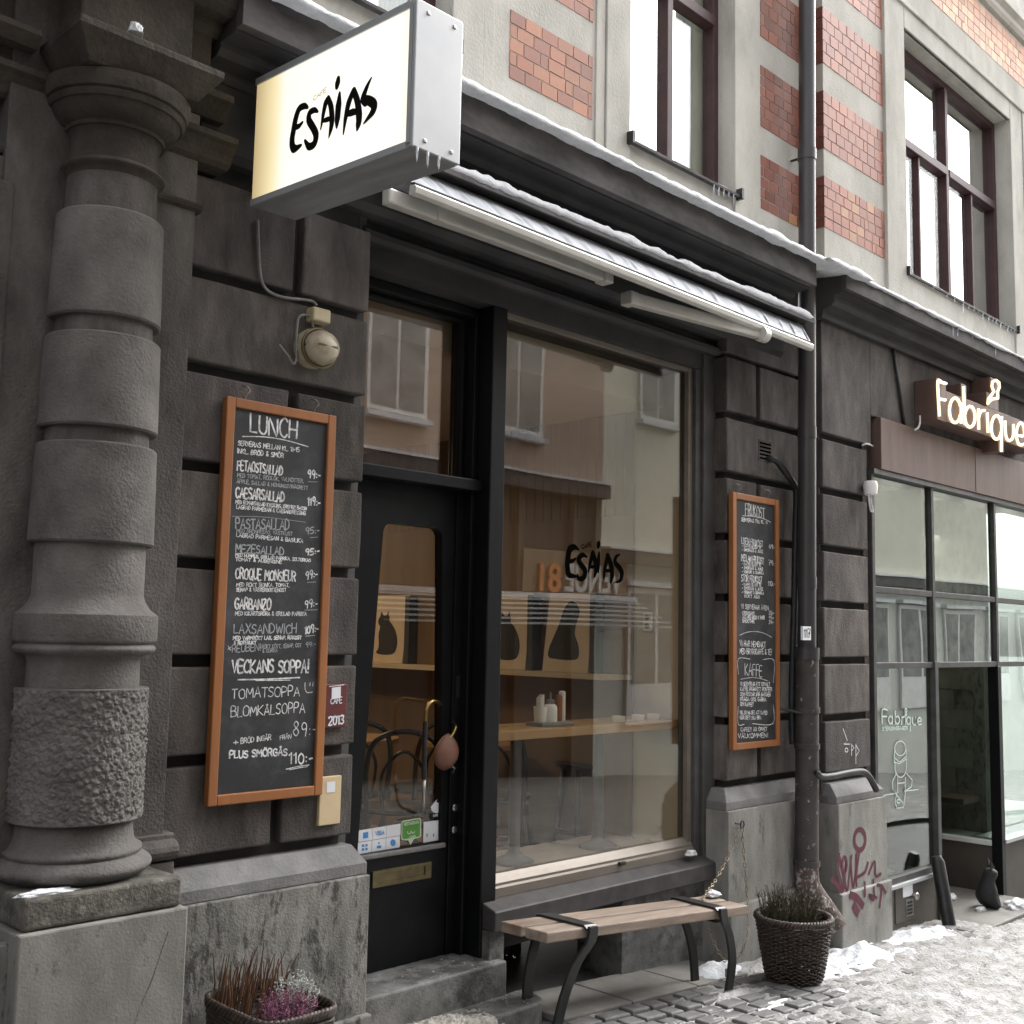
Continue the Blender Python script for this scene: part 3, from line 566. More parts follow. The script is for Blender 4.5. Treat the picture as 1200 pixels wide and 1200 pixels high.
TON = [(.25, .098, .07), (.225, .085, .062), (.20, .07, .055), (.27, .112, .078), (.175, .064, .055)]
def bricks(x0, x1, z0, z1, Y, par, tones=TON, side=None, bl=.145, seed=1, odd=.08):
    rg = random.Random(seed); n = max(2, round((z1-z0)/.0715)); ch = (z1-z0)/n; gp = .0035
    MB().box(x0, x1, Y-.001, Y+.02, z0, z1).build('mortar_bed', M['mortar'], par)
    b = MB()
    for k in range(n):
        x = x0-(bl*.5 if k % 2 else 0)-rg.uniform(0, .02)
        while x < x1:
            w = bl*(1 if rg.random() < .93 else .5); a0 = max(x0, x); a1 = min(x1, x+w)
            if a1-a0 > .02:
                c = rg.choice(tones) if rg.random() > odd else (.33, .20, .12); f = rg.uniform(.85, 1.15)
                b.col = (c[0]*f*1.10, c[1]*f*.80, c[2]*f*.52); d = rg.uniform(0, .002)
                b.box(a0+gp, a1-gp, Y-.006-d, Y+.01, z0+k*ch+gp, z0+(k+1)*ch-gp)
            x += w
    o = b.build('brick_panel', M['brick'], par); return o
for i, (z0, z1) in enumerate(BR):
    bricks(3.58, 4.19, z0, z1, .004, cafe, seed=11+i, tones=[(.30, .145, .09), (.31, .15, .095), (.28, .125, .08), (.21, .085, .065), (.25, .10, .07)], bl=.116, odd=0)
    bricks(5.775, 6.32, z0, z1, .004, cafe, bl=.107, odd=.0 if i else .12, seed=31+i, tones=[(.21, .078, .056), (.19, .068, .05), (.23, .09, .064), (.165, .057, .046)])
# upper windows
def upper_window(par, x0, x1, Yo, zb=WB, zt=WT, small=True, seed=0):
    w = bpy.data.objects.new('upper_window', None); COL.objects.link(w); w.parent = par; w.location = Vector(((x0+x1)/2, Yo, zb))-wloc(par)
    Y = Yo; f = MB(); ft = .052; zt_ = 5.40; xm = (x0+x1)/2
    f.box(x0, x0+ft, Y, Y+.08, zb, zt); f.box(x1-ft, x1, Y, Y+.08, zb, zt); f.box(x0+ft, x1-ft, Y, Y+.08, zt-ft, zt); f.box(x0+ft, x1-ft, Y, Y+.08, zb, zb+.07)
    f.box(xm-.026, xm+.026, Y-.008, Y+.07, zb+.07, zt-ft); f.box(x0+ft, xm-.026, Y-.014, Y+.07, zt_-.032, zt_+.032); f.box(xm+.026, x1-ft, Y-.014, Y+.07, zt_-.032, zt_+.032)
    if small:
        for a, b_ in ((x0+ft, xm-.026), (xm+.026, x1-ft)):
            c = (a+b_)/2; f.box(c-.015, c+.015, Y+.004, Y+.06, zb+.07, zt_-.032)
    f.build('frame', M['winred'], w, bevel=.004)
    gl = MB(); gl.box(x0+ft-.01, x1-ft+.01, Y+.045, Y+.049, zb+.05, zt-ft+.01); gl.build('glass', M['upglass'] if small else M['upglassdim'], w)
    c = MB(); rg = random.Random(seed)
    for a, b_ in ((x0+ft, x0+ft+.30*(x1-x0)*.5), (x1-ft-.30*(x1-x0)*.5, x1-ft)):
        n = 24; c.add([(a+(b_-a)*i/n, Y+.16+.02*math.sin(i*1.9), z) for z in (zb, zt) for i in range(n+1)], [(i, i+1, n+1+i+1, n+1+i) for i in range(n)])
    c.build('curtain', M['curtain'], w, smooth=True)
    s = MB(); s.ext([(Yo+.02, zb+.02), (Yo-.13, zb-.012), (Yo-.145, zb-.02), (Yo-.145, zb-.035), (Yo-.13, zb-.03), (Yo+.02, zb-.0)], x0-.02, x1+.02, 'x'); s.build('sill', M['fascia'], w)
    for xx in (x0-.03, x1+.012): MB().box(xx, xx+.02, Yo-.16, Yo-.02, zb-.045, zb+.02).build('sill_end', M['iron'], w)
    MB().box(x0-.1, x1+.1, Yo+1.0, Yo+1.04, zb-.2, zt+.2).build('room_backing', M['cream'], w)
    MB().box(x0-.1, x1+.1, Yo+.35, Yo+1.0, zt+.15, zt+.2).build('room_ceiling', M['cream'], w)
    return w
for i, (a, b_) in enumerate(WIN): upper_window(cafe, a, b_, .10, small=False, seed=i)

# ---------------- shop window
wy = .13
sw = bpy.data.objects.new('shop_window', None); COL.objects.link(sw); sw.parent = cafe; sw.location = Vector((4.45, wy, .5))-wloc(cafe)
MB().box(3.725, 5.265, wy+.035, wy+.041, .575, 3.24).build('glass', M['glass'], sw)
fr = MB(); fr.box(5.225, 5.262, wy+.005, wy+.034, .56, 3.235); fr.box(3.712, 3.726, wy+.005, wy+.05, .56, 3.235); fr.box(3.726, 5.225, wy+.008, wy+.034, 3.212, 3.235); fr.build('metal_trim', M['alu'], sw)
fr = MB(); fr.ext([(wy+.06, .60), (wy+.026, .60), (wy+.012, .585), (wy-.004, .565), (wy-.004, .553), (wy-.016, .545), (wy-.016, .505), (wy+.06, .505)], 3.715, 5.262, 'x'); fr.build('bottom_rail', M['alu'], sw)
MB().box(4.60, 4.65, wy-.03, wy-.012, .535, .553).build('catch', M['iron'], sw, bevel=.004)
fr = MB(); fr.box(5.262, 5.31, wy-.02, wy+.1, .50, 3.235); fr.box(5.31, 5.43, .088, .3, .48, 3.33); fr.build('side_frame', M['frame'], sw, bevel=.005)
si = MB(); si.ext([(wy+.10, .503), (wy-.018, .503), (.025, .475), (.02, .468), (.02, .385), (wy+.10, .385)], 3.63, 5.335, 'x'); si.build('sill', M['darksill'], sw, bevel=.006)
# under-sill wall with its dark cellar niche
us = MB(); us.box(3.63, 3.72, .05, .4, -.5, .384); us.box(4.62, 5.34, .10, .4, -.5, .384); us.box(3.72, 4.62, .80, .86, -.6, .30)
us.build('under_window_wall', M['step'], cafe, bevel=.004)
MB().box(3.72, 4.62, .10, .8, .285, .384).build('niche_head', M['joint'], cafe)
# ---------------- post between door and window, door frame
dy = .25
MB().box(3.615, 3.711, .10, .36, .262, 3.235).build('door_post', M['wornblack'], cafe, bevel=.006)
MB().box(3.586, 3.614, .19, .36, .262, 3.20).build('door_post', M['wornblack'], cafe, bevel=.005)
MB().box(2.82, 3.614, dy-.05, .36, 3.186, 3.235).build('door_head', M['black'], cafe, bevel=.005)
MB().box(2.82, 3.615, .15, .36, 2.352, 2.405).build('transom', M['black'], cafe, bevel=.006)
tr = MB(); tr.box(3.562, 3.585, dy, dy+.06, 2.405, 3.185); tr.box(2.82, 2.86, dy, dy+.06, 2.405, 3.185); tr.box(2.86, 3.562, dy, dy+.06, 3.165, 3.185); tr.build('fanlight_frame', M['black'], cafe, bevel=.004)
MB().box(2.85, 3.57, dy+.03, dy+.036, 2.40, 3.165).build('fanlight_glass', M['transglass'], cafe)
door = bpy.data.objects.new('cafe_door', None); COL.objects.link(door); door.parent = cafe; door.location = Vector((3.25, dy, .265))-wloc(cafe)
# leaf as a plate with a tapered, round-topped opening
L0, L1, LZ0, LZ1 = 2.83, 3.60, .265, 2.35
def panepts(grow=0, zt=2.172, zb=.757):
    tl, trr, br, bl = 3.115-grow, 3.462+grow, 3.506+grow, 3.030-grow
    r = .045; pts = [(bl, zb-grow), (br, zb-grow)]
    pts += [(trr-r+r*math.cos(math.radians(a)), zt+grow-r+r*math.sin(math.radians(a))) for a in (0, 22, 45, 67, 90)]
    pts += [(tl+r+r*math.cos(math.radians(a)), zt+grow-r+r*math.sin(math.radians(a))) for a in (90, 112, 135, 158, 180)]
    return pts
def plate_with_hole(outer, hole, y0, y1):
    # outer has 4 corners bl,br,tr,tl; hole has 12 points starting bl,br ... ccw
    b = MB(); n = len(hole); near = []
    ring = [outer[0], outer[1]]+[(outer[1][0], hole[i][1]) if False else (outer[2] if i < 7 else outer[3]) for i in range(2, n)]
    vs = [(p[0], y0, p[1]) for p in hole]+[(p[0], y0, p[1]) for p in outer]+[(p[0], y1, p[1]) for p in hole]+[(p[0], y1, p[1]) for p in outer]
    O = n; fs = []
    grp = [(0, 1, 0, 1), (1, 6, 1, 2), (6, 7, 2, 3), (7, 12, 3, 0)]
    def face(off):
        F = [(0, 1, O+1, O)]
        F += [(1, O+1, O+2, 2)]+[(i, O+2, i+1) for i in range(2, 6)]
        F += [(6, O+2, O+3, 7)]+[(i, O+3, i+1) for i in range(7, 11)]
        F += [(11, O+3, O, 0)]
        return [tuple(off+q for q in f) for f in F]
    fs = face(0)+[f[::-1] for f in face(n+4)]
    fs += [(i, (i+1) % n, n+4+(i+1) % n, n+4+i) for i in range(n)]+[(O+i, n+4+O+i, n+4+O+(i+1) % 4, O+(i+1) % 4) for i in range(4)]
    b.add(vs, fs); return b
plate_with_hole([(L0, LZ0), (L1, LZ0), (L1, LZ1), (L0, LZ1)], panepts(), dy, dy+.05).build('leaf', M['black'], door)
pm = MB(); pp = panepts(-.004); pm.poly([(x, dy+.022, z) for x, z in pp], .004, (0, -1, 0)); pm.build('pane', M['doorglass'], door)
MB().box(3.02, 3.52, dy-.018, dy+.0, .735, .757).build('weather_bar', M['cap'], door, bevel=.006)
MB().box(3.54, 3.60, dy-.012, dy, .27, 2.35).build('closing_strip', M['black'], door, bevel=.003)
ls = MB(); x0, x1, z0, z1 = 3.112, 3.442, .613, .682
ls.box(x0, x1, dy-.010, dy, z0, z0+.018); ls.box(x0, x1, dy-.010, dy, z1-.014, z1); ls.box(x0, x0+.035, dy-.010, dy, z0+.018, z1-.014); ls.box(x1-.035, x1, dy-.010, dy, z0+.018, z1-.014); ls.box(x0+.035, x1-.035, dy-.004, dy, z0+.018, z1-.014)
ls.build('letter_slot', M['oldbrass'], door)
for z in (.904, .806): 
    b = MB(); b.lathe([(0, .020), (.006, .020), (.012, .016), (.016, .010)], 0, 0, 20); b.v = [(3.575+p[0], dy-p[2], z+p[1]) for p in b.v]; b.build('lock', M['steel'], door, smooth='auto')
MB().box(3.565, 3.598, dy-.014, dy-.004, 1.40, 1.50).build('latch_plate', M['iron'], door, bevel=.003)
# curved brass pull with a leather-covered grip
b = MB(); b.tube(smoothpts([atY(516, 826, dy), atY(513, 823, dy-.05), atY(506, 822, dy-.075), atY(500, 830, dy-.08), atY(498.5, 846, dy-.08)], 5), .008, 10); b.tube(smoothpts([atY(529, 846, dy), atY(534, 851, dy-.05), atY(531, 860, dy-.06), atY(526, 866, dy-.06)], 5), .007, 10); b.build('pull_bracket', M['brass'], door, smooth=True)
b = MB(); b.tube([atY(498.5, 846, dy-.08), atY(497.5, 880, dy-.08), atY(497, 902, dy-.08)], .011, 10); b.tube([atY(497, 900, dy-.08), atY(497, 913, dy-.08)], .013, 10); b.build('pull_bar', M['iron'], door, smooth='auto')
b = MB(); b.tube([atY(497, 912, dy-.08), atY(496, 950, dy-.06), atY(496, 955, dy)], .007, 10); b.build('pull_rod', M['steel'], door, smooth=True)
gp_ = MB(); c0 = atY(523, 881, dy-.05); prof = []
for i in range(17):
    t = i/16; z = (t-.5)*.165; r = math.sin(math.pi*min(1, max(0, t)))**.6*(.082-.026*t); prof.append((z, max(r, .001)))
gp_.lathe(prof, 0, 0, 28); gp_.v = [(c0.x+p[0]+p[2]*.10, c0.y+p[1]*.55, c0.z+p[2]) for p in gp_.v]; gp_.build('grip', M['leather'], door, smooth=True)
b = MB(); b.tube([atY(526, 895, dy-.03), atY(533, 900, dy-.02), atY(530, 906, dy-.01)], .005, 8); b.build('hook', M['steel'], door, smooth=True)
# stickers on the pane
gy = dy+.0205
def stk(name, px, m, lift=0.0, par=door):
    b = MB(); b.poly([atY(x, y, gy-lift) for x, y in px], .0006, (0, -1, 0)); return b.build(name, m, par)
sx = [(420, 436.7, 453.3, 469.8)]; 
for r_, (ya, yb) in enumerate(((973.3, 987.0), (987.5, 1001.0))):
    for c_ in range(3):
        xa, xb = 420.5+16.5*c_-(.9 if r_ else 0), 436.6+16.5*c_-(.9 if r_ else 0); sl_ = -.165
        P = [(xa, ya+sl_*(xa-420)), (xb, ya+sl_*(xb-420)), (xb-.3, yb+sl_*(xb-420)), (xa-.3, yb+sl_*(xa-420))]
        stk('sticker', P, M['stick'])
        cx, cy = (xa+xb)/2, (ya+yb)/2+sl_*((xa+xb)/2-420)
        bl = MB(); up_ = Vector((0, 0, 1))
        if (r_, c_) == (0, 0): stk('sticker_mark', [(cx-3, cy-3), (cx+3, cy-4), (cx+3, cy+3), (cx-3, cy+4)], M['blue'], .001)
        elif (r_, c_) == (0, 1): write(bl, 'VISA', atY(cx-5, cy+3.2, gy-.001), atY(cx+5, cy+1.6, gy-.001), up_, .017, .004, jit=0); bl.build('sticker_mark', M['blue'], door)
        elif (r_, c_) == (0, 2): pass
        elif (r_, c_) == (1, 0):
            for ax, ay in ((-2, -2), (2, -2.5), (-2, 2.5), (2, 2)): stk('sticker_mark', [(cx+ax-1.5, cy+ay-1.2), (cx+ax+1.2, cy+ay-1.6), (cx+ax+1.2, cy+ay+1.2), (cx+ax-1.5, cy+ay+1.6)], M['blue'], .001)
        elif (r_, c_) == (1, 1): stk('sticker_mark', [(cx-2.5, cy+1), (cx+2.5, cy+.3), (cx+2.5, cy+3.5), (cx-2.5, cy+4)], M['blue'], .001); stk('sticker_mark', [(cx-.7, cy-3.5), (cx+.7, cy-3.7), (cx+.7, cy-1), (cx-.7, cy-.7)], M['blue'], .001)
        else: stk('sticker_mark', [(cx+3.2*math.cos(a*.524), cy+4*math.sin(a*.524)) for a in range(12)], M['blue'], .001)
def rr_px(x0, y0, x1, y1, s, r=2):
    out = []
    for (cx, cy, a0) in ((x1-r, y0+r, -90), (x1-r, y1-r, 0), (x0+r, y1-r, 90), (x0+r, y0+r, 180)):
        for k in range(4): a = math.radians(a0+30*k); X = cx+r*math.cos(a); out.append((X, cy+r*math.sin(a)+s*(X-x0)))
    return out
bub = rr_px(470.5, 962, 493.5, 985, -.17, 2.5); out2 = bub[:8]+[(485, 983.5), (481, 990.5), (478.5, 985)]+bub[8:]
stk('sticker', out2, M['pale'], .001); bub = rr_px(471.7, 963.2, 492.3, 983.6, -.17, 2); stk('sticker_mark', bub, M['green'], .002)
b = MB(); write(b, 'RESTAURANG', atY(474, 967.5, gy-.003), atY(490.5, 964.8, gy-.003), (0, 0, 1), .012, .0028, jit=0)
b.ribbon([atY(*p, gy-.003) for p in arc(479.5, 974.5, 2, 2.6, 0, 180, 6)], .004, (0, -1, 0)); b.ribbon([atY(*p, gy-.003) for p in arc(484, 973.8, 2, 2.6, 0, 180, 6)], .004, (0, -1, 0)); write(b, 'CARD', atY(480, 982.5, gy-.003), atY(487, 981.5, gy-.003), (0, 0, 1), .010, .0028, jit=0); b.build('sticker_mark', M['pale'], door)
stk('sticker', [(496.5, 963.3), (514.5, 961.2), (514, 984.5), (496, 987.7)], M['stick'], .001)
b = MB()
for q in (500.5, 508): b.ribbon([atY(q, 977.5, gy-.002), atY(q, 980, gy-.002)], .007, (0, -1, 0))
b.build('sticker_mark', M['cable'], door)
stk('sticker', [(504.5, 946)]+[(511+6*math.cos(math.radians(a)), 946.5+6.5*math.sin(math.radians(a))) for a in range(180, -91, -30)]+[(512.5, 936.5)], M['stick'], .0015)
stk('sticker', [(504.3, 953.5), (516, 952), (516, 958), (504.3, 959.6)], M['inkdark'], .001)
b = MB(); write(b, 'CAFE', atY(507.5, 957, gy-.002), atY(513, 956.2, gy-.002), (0, 0, 1), .009, .0025, jit=0); b.build('sticker_mark', M['stick'], door)

# steps
MB().box(2.80, 3.69, 0, .36, -.3, .262).build('door_step', M['step'], cafe, bevel=.009)
lo = MB(); q = [(2.55, .02), (2.55, -.17)]+[(3.70+.10*math.cos(math.radians(a)), -.07+.10*math.sin(math.radians(a))) for a in (-90, -60, -30, 0)]+[(3.80, .02)]
lo.ext(q, -.3, .118, 'z'); lo.build('low_step', M['step'], cafe, bevel=.012)

# ---------------- interior
FZ = .30
it = MB(); it.box(1.6, 5.5, .37, 5.2, FZ-.05, FZ); it.build('room_floor', M['wood'], cafe)
MB().box(3.72, 5.30, .21, .78, FZ, .535).build('window_podium', M['floor'], cafe, bevel=.004)
MB().box(1.6, 5.5, .37, 5.2, 3.045, 3.9).build('room_ceiling', M['ceil'], cafe)
MB().box(5.30, 5.45, .20, .575, FZ, 3.25).build('plaster_wall', M['cream'], cafe)
wd = mat('slatted_wood_wall', (.17, .115, .07), (.22, .15, .09), .55, scale=5, stretch=(1, 1, .15)); M['slat'] = wd
sb = MB()
yy = .575
while yy < 5.2: sb.box(5.285, 5.40, yy, min(5.2, yy+.070), 2.42, 3.045); yy += .074
sb.box(5.30, 5.45, .575, 5.2, FZ, 3.045); sb.box(5.286, 5.299, .575, 5.2, FZ, 2.419); sb.build('wood_wall', M['slat'], cafe)
MB().box(1.5, 1.6, .4, 5.2, FZ, 3.1).build('room_wall', M['wood'], cafe); MB().box(1.5, 5.5, 5.2, 5.3, FZ, 3.1).build('room_wall', M['wood'], cafe)
MB().box(5.05, 5.285, .578, 4.2, 1.44, 1.467).build('wall_shelf', M['ply'], cafe)
MB().box(4.6, 5.285, 3.4, 3.45, FZ, 1.44).build('low_partition', M['wood'], cafe)
lamp = bpy.data.lights.new('ceiling_lamp', 'AREA'); lamp.energy = 9; lamp.size = .5; lamp.color = (1, .77, .52)
for (lx, ly) in ((3.6, 2.3), (4.4, 3.9)):
    t = thing('ceiling_lamp', (lx, ly, 2.75), None, None) if False else None
    lo_ = bpy.data.objects.new('ceiling_lamp_light', lamp); COL.objects.link(lo_); lo_.location = (lx, ly, 2.80); lo_.parent = cafe; lo_.location = Vector((lx, ly, 2.80))-wloc(cafe)
    b = MB(); b.lathe([(2.82, .26), (2.90, .24), (2.96, .05), (3.045, .012)], lx, ly, 32, caps=False); b.build('ceiling_lamp', M['white'], cafe, smooth=True)
# ------------------------------------------------------------------ bakery building on the right
bak = thing('bakery_building', (8.5, .4, 0), 'projecting dark bakery front with green glazed shop windows and brick bands above', 'building')
BY = -.12
MB().box(6.285, 6.885, BY+.045, .4, -1.2, 3.75).build('pier_core', M['joint'], bak)
MB().box(6.29, 6.30, BY+.03, .05, -1.0, 3.70).build('pier_return', M['stone'], bak)
blocks(6.285, 6.88, BY, 2.95, 6.5, bak, 'rusticated_stone', M['stone'], rev=True, jz=[.875, 1.222, 1.57, 1.915, 2.262, 2.62, 2.96]) if False else None
b = MB()
jz = [.875, 1.222, 1.57, 1.915, 2.262, 2.62, 2.965]
for k in range(6): blk(b, 6.285, 6.86, BY, BY+.07, jz[k]+.022, jz[k+1]-.022)
b.build('rusticated_stone', M['blockstone'], bak, bevel=.009, seg=3)
MB().box(6.285, 6.93, BY+.001, BY+.2, 2.987, 3.70).build('frieze_block', M['stone'], bak, bevel=.006)
MB().box(6.93, 11.5, BY+.002, BY+.2, 3.19, 3.70).build('frieze_block', M['stone'], bak, bevel=.004)
plinth(6.285, 6.90, BY, bak, M['plinth2'], .205, zt=.83, pr=.085)
MB().box(6.86, 6.925, BY+.03, .3, -1.0, 3.19).build('window_jamb', M['stone'], bak, bevel=.004)
run([(.10, 3.70), (BY-.03, 3.70), (BY-.04, 3.725), (BY-.04, 3.75), (BY-.10, 3.765), (BY-.12, 3.785), (BY-.12, 3.83), (BY-.17, 3.835), (BY-.17, 3.95), (.10, 3.95)], 6.235, 13.0, 'cornice_soffit', M['soffit'], bak)
run([(.10, 3.951), (BY-.171, 3.951), (BY-.171, 3.85), (BY-.205, 3.85), (BY-.205, 3.962), (.10, 3.985)], 6.225, 13.0, 'cornice', M['fascia'], bak)
upwall(bak, [(6.335, 7.50, 3.94, ZT), (9.505, 13, 3.94, ZT), (7.50, 9.505, 3.94, 4.325), (7.50, 9.505, 6.15, ZT)], BY, M['stucco'])
for x0, x1 in ((7.25, 7.50), (9.505, 9.77)): strip(x0, x1, 3.945, 6.31, BY-.014, bak, 'window_surround')
strip(7.17, 7.25, 3.945, 6.55, BY-.022, bak, 'window_surround'); strip(9.77, 9.80, 3.945, 6.31, BY-.022, bak, 'window_surround')
strip(7.502, 9.503, 6.15, 6.31, BY-.014, bak, 'window_surround'); strip(7.26, 9.83, 6.311, 6.345, BY-.03, bak, 'window_surround')
BR2 = [(4.318, 4.66), (4.843, 5.235), (5.42, 5.81), (5.99, 6.36)]
for i, (z0, z1) in enumerate(BR2):
    bricks(6.34, 7.168, z0, z1, BY+.004, bak, seed=51+i, tones=[(.27, .105, .075), (.25, .092, .065), (.285, .115, .08), (.225, .08, .06)], bl=.107, odd=.0 if i else .10)
    # the return of the corner, running back to the pipe
    n = 5; ch = (z1-z0)/n; b = MB()
    for k in range(n):
        for (ya, yb) in (((BY-.006, BY+.055), (BY+.058, .0)) if k % 2 else ((BY-.006, BY+.11), (BY+.113, .0))):
            b.col = random.Random(i*9+k).choice([(.20, .072, .052), (.17, .062, .046), (.22, .08, .058)]); b.box(6.328, 6.345, ya, yb, z0+k*ch+.003, z0+(k+1)*ch-.003)
    b.build('brick_panel', M['brick'], bak)
bricks(7.26, 12, 6.575, 6.955, BY+.004, bak, seed=77, tones=[(.42, .24, .175), (.46, .29, .20), (.38, .20, .14), (.48, .35, .25), (.42, .24, .17)], bl=.12, odd=.06)
bricks(9.83, 12, 4.318, 4.66, BY+.004, bak, seed=78); bricks(9.83, 12, 4.843, 5.235, BY+.004, bak, seed=79); bricks(9.83, 12, 5.42, 5.81, BY+.004, bak, seed=80)
run([(.0, 6.99), (BY-.03, 6.99), (BY-.05, 7.02), (BY-.05, 7.06), (BY-.09, 7.09), (BY-.09, 7.15), (.0, 7.15)], 6.34, 13, 'string_course', M['stucco'], bak)
upper_window(bak, 7.50, 9.505, .0, zb=4.325, small=True, seed=9)
# shop front: steel frame, glass, brown fascia
GY = -.10
MB().box(6.925, 7.01, BY+.06, .2, 2.82, 3.19).build('reveal', M['wine'], bak)
MB().box(7.01, 8.55, GY-.05, .1, 2.835, 3.185).build('fascia_panel', M['corten'], bak, bevel=.003)
MB().box(8.553, 11.5, GY-.053, .1, 2.835, 3.186).build('fascia_panel', M['corten'], bak, bevel=.003)
MB().box(6.925, 11.5, GY-.04, .1, 2.80, 2.833).build('fascia_drip', M['bakframe'], bak)
f = MB()
for x in (6.925, 7.83, 8.965, 10.2): f.box(x, x+.04, GY-.02, GY+.03, 1.56 if x > 7 and x < 8.9 else .16, 2.80)
for z in (2.035, 1.535): f.box(6.965, 11.5, GY-.016, GY+.03, z-.02, z+.02)
f.box(6.965, 7.83, GY-.03, GY+.05, .125, .165); f.box(7.82, 7.875, GY-.03, GY+.05, -.9, 1.56)
f.build('shop_front_frame', M['bakframe'], bak, bevel=.003)
MB().box(8.94, 9.01, GY-.03, GY+.05, -.9, 1.52).build('corner_post', M['black'], bak, bevel=.004)
MB().box(6.965, 11.5, GY+.005, GY+.010, 1.555, 2.80).build('glass', M['bakglass'], bak)
MB().box(6.965, 7.83, GY+.005, GY+.010, .16, 1.515).build('glass', M['bakglass'], bak)
MB().box(9.01, 11.5, GY+.005, GY+.010, .20, 1.515).build('glass', M['bakglass'], bak)
MB().box(8.972, 8.978, GY+.05, 1.0, .185, 1.52).build('glass', M['bakglass'], bak)
MB().box(8.93, 9.0, GY+.05, 1.0, .15, .185).build('sill', M['white'], bak, bevel=.004)
MB().box(8.96, 9.02, GY+.05, 1.0, -.9, .15).build('entry_side_base', M['bakbase'], bak)
MB().box(9.01, 11.5, GY-.005, .2, -1.2, .17).build('shop_base', M['bakbase'], bak); MB().box(9.0, 11.5, GY-.04, .1, .17, .20).build('sill', M['signgrey'], bak, bevel=.003)
MB().box(6.90, 7.83, GY-.015, .2, -1.2, .124).build('shop_base', M['bakbase'], bak, bevel=.004); MB().box(6.90, 7.85, GY-.05, GY+.03, .100, .124).build('sill', M['signgrey'], bak, bevel=.003)
MB().box(7.875, 8.96, -.45, 1.4, -1.0, -.205).build('entry_step', M['slab'], bak, bevel=.008)
MB().box(7.82, 7.86, GY+.05, 1.4, -.9, 2.8).build('entry_wall', M['bakbase'], bak)
bl_ = bpy.data.lights.new('added_fill_light', 'AREA'); bl_.energy = 8; bl_.size = .6; bl_.color = (1, .9, .76)  # fill lights added to brighten the bakery interior and its tiles
o = bpy.data.objects.new('added_fill_light', bl_); COL.objects.link(o); o.parent = bak; o.location = Vector((9.17, .80, 2.60))-wloc(bak)
b = MB(); b.lathe([(2.63, .15), (2.72, .14), (2.8, .05), (3.0, .012)], 9.17, .80, 28, caps=False); b.build('added_lamp_shade', M['white'], bak, smooth=True)  # pendant shade made up to go with the added light
o = bpy.data.objects.new('added_fill_light', bl_); COL.objects.link(o); o.parent = bak; o.location = Vector((7.4, 1.4, 2.6))-wloc(bak)
b = MB(); b.lathe([(2.63, .3), (2.72, .28), (2.8, .05), (3.0, .012)], 7.4, 1.4, 28, caps=False); b.build('added_lamp_shade', M['white'], bak, smooth=True)  # second made-up pendant, around the other added light
for z_ in (.9, 1.35, 1.8): MB().box(6.75, 7.75, 2.05, 2.38, z_, z_+.03).build('bread_shelf', M['oak'], bak)
dr_ = MB(); dr_.box(7.9, 8.9, .98, 1.0, -.2, 1.9); dr_.build('entry_door', M['wine'], bak)
# inside of the bakery
MB().box(6.7, 11.5, 2.4, 2.5, -.3, 3.3).build('room_wall', M['cream'], bak); MB().box(6.6, 6.7, .42, 2.5, -.3, 3.3).build('room_wall', M['cream'], bak); MB().box(6.6, 11.5, .1, 2.5, 3.0, 3.1).build('room_ceiling', M['cream'], bak); MB().box(6.6, 7.82, -.05, 2.5, -.3, .10).build('window_ledge', M['white'], bak); MB().box(9.01, 11.5, .05, 2.5, -.3, .17).build('window_ledge', M['white'], bak)
MB().box(11.5, 13, BY, .5, -1.5, 3.7).build('far_pier', M['stone'], bak)
tl = MB()
for k in range(8):
    z0 = .35+.16*k
    for j in range(5): tl.box(9.35, 9.36, .25+.30*j+(.15 if k % 2 else 0), .25+.30*j+.292+(.15 if k % 2 else 0), z0, z0+.152)
tl.build('tiled_wall', M['plinth2'], bak); MB().box(9.36, 9.5, 0.15, 1.9, .17, 2.9).build('room_wall', M['plinth'], bak)
MB().box(9.03, 9.34, .2, 1.5, .42, .46).build('window_bench', M['corten'], bak)
# vinyl lettering and line figure on the low pane
vy = GY-.001
v = MB()
def bake(ax, ay, sx, sy):
    "polylines of the word in a unit frame, mapped by pixel affine"
    P = []
    P.append([(.16, 0), (0, -.02), (0, 1)]); P.append([(0, .47), (.14, .47)])
    P.append([(.30, .52), (.24, .42), (.19, .65), (.22, .93), (.28, .95), (.31, .7)]); P.append([(.315, .42), (.315, 1)])
    P.append([(.40, .05), (.40, 1)]); P.append([(.40, .6), (.45, .43), (.52, .5), (.53, .8), (.47, .98), (.41, .88)])
    P.append([(.60, .45), (.60, 1)]); P.append([(.60, .6), (.64, .45), (.68, .44)])
    P.append([(.725, .45), (.725, 1)])
    P.append([(.85, .52), (.80, .43), (.75, .65), (.78, .95), (.83, .96), (.86, .75)]); P.append([(.865, .45), (.865, 1.45)])
    P.append([(.93, .45), (.935, .85), (.97, .99), (1.02, .92), (1.03, .45)]); P.append([(1.03, .6), (1.03, 1)])
    P.append([(1.10, .72), (1.2, .70), (1.17, .48), (1.11, .5), (1.09, .75), (1.13, .97), (1.2, .92)])
    P.append([(.71, .18), (.70, .32), (.735, .34), (.75, .26), (.735, .12), (.76, -.05), (.735, -.18), (.70, -.12), (.705, .02), (.72, .1), (.71, .18)])
    return P
for pl in bake(0, 0, 1, 1): v.ribbon([atY(1034+38*a, 832+16*b_+1.5*a*1.0, vy) for a, b_ in (smoothpts([(x, y, 0) for x, y in pl], 3) and [(q.x, q.y) for q in smoothpts([(x, y, 0) for x, y in pl], 3)])], .011, (0, -1, 0))
v.build('window_lettering', M['decal'], bak); v = MB()
write(v, 'STENUGNSBAGERI', atY(1034, 856, vy), atY(1064, 855, vy), (0, 0, 1), .022, .006, jit=0)
v.build('window_lettering', M['decal'], bak); v = MB()
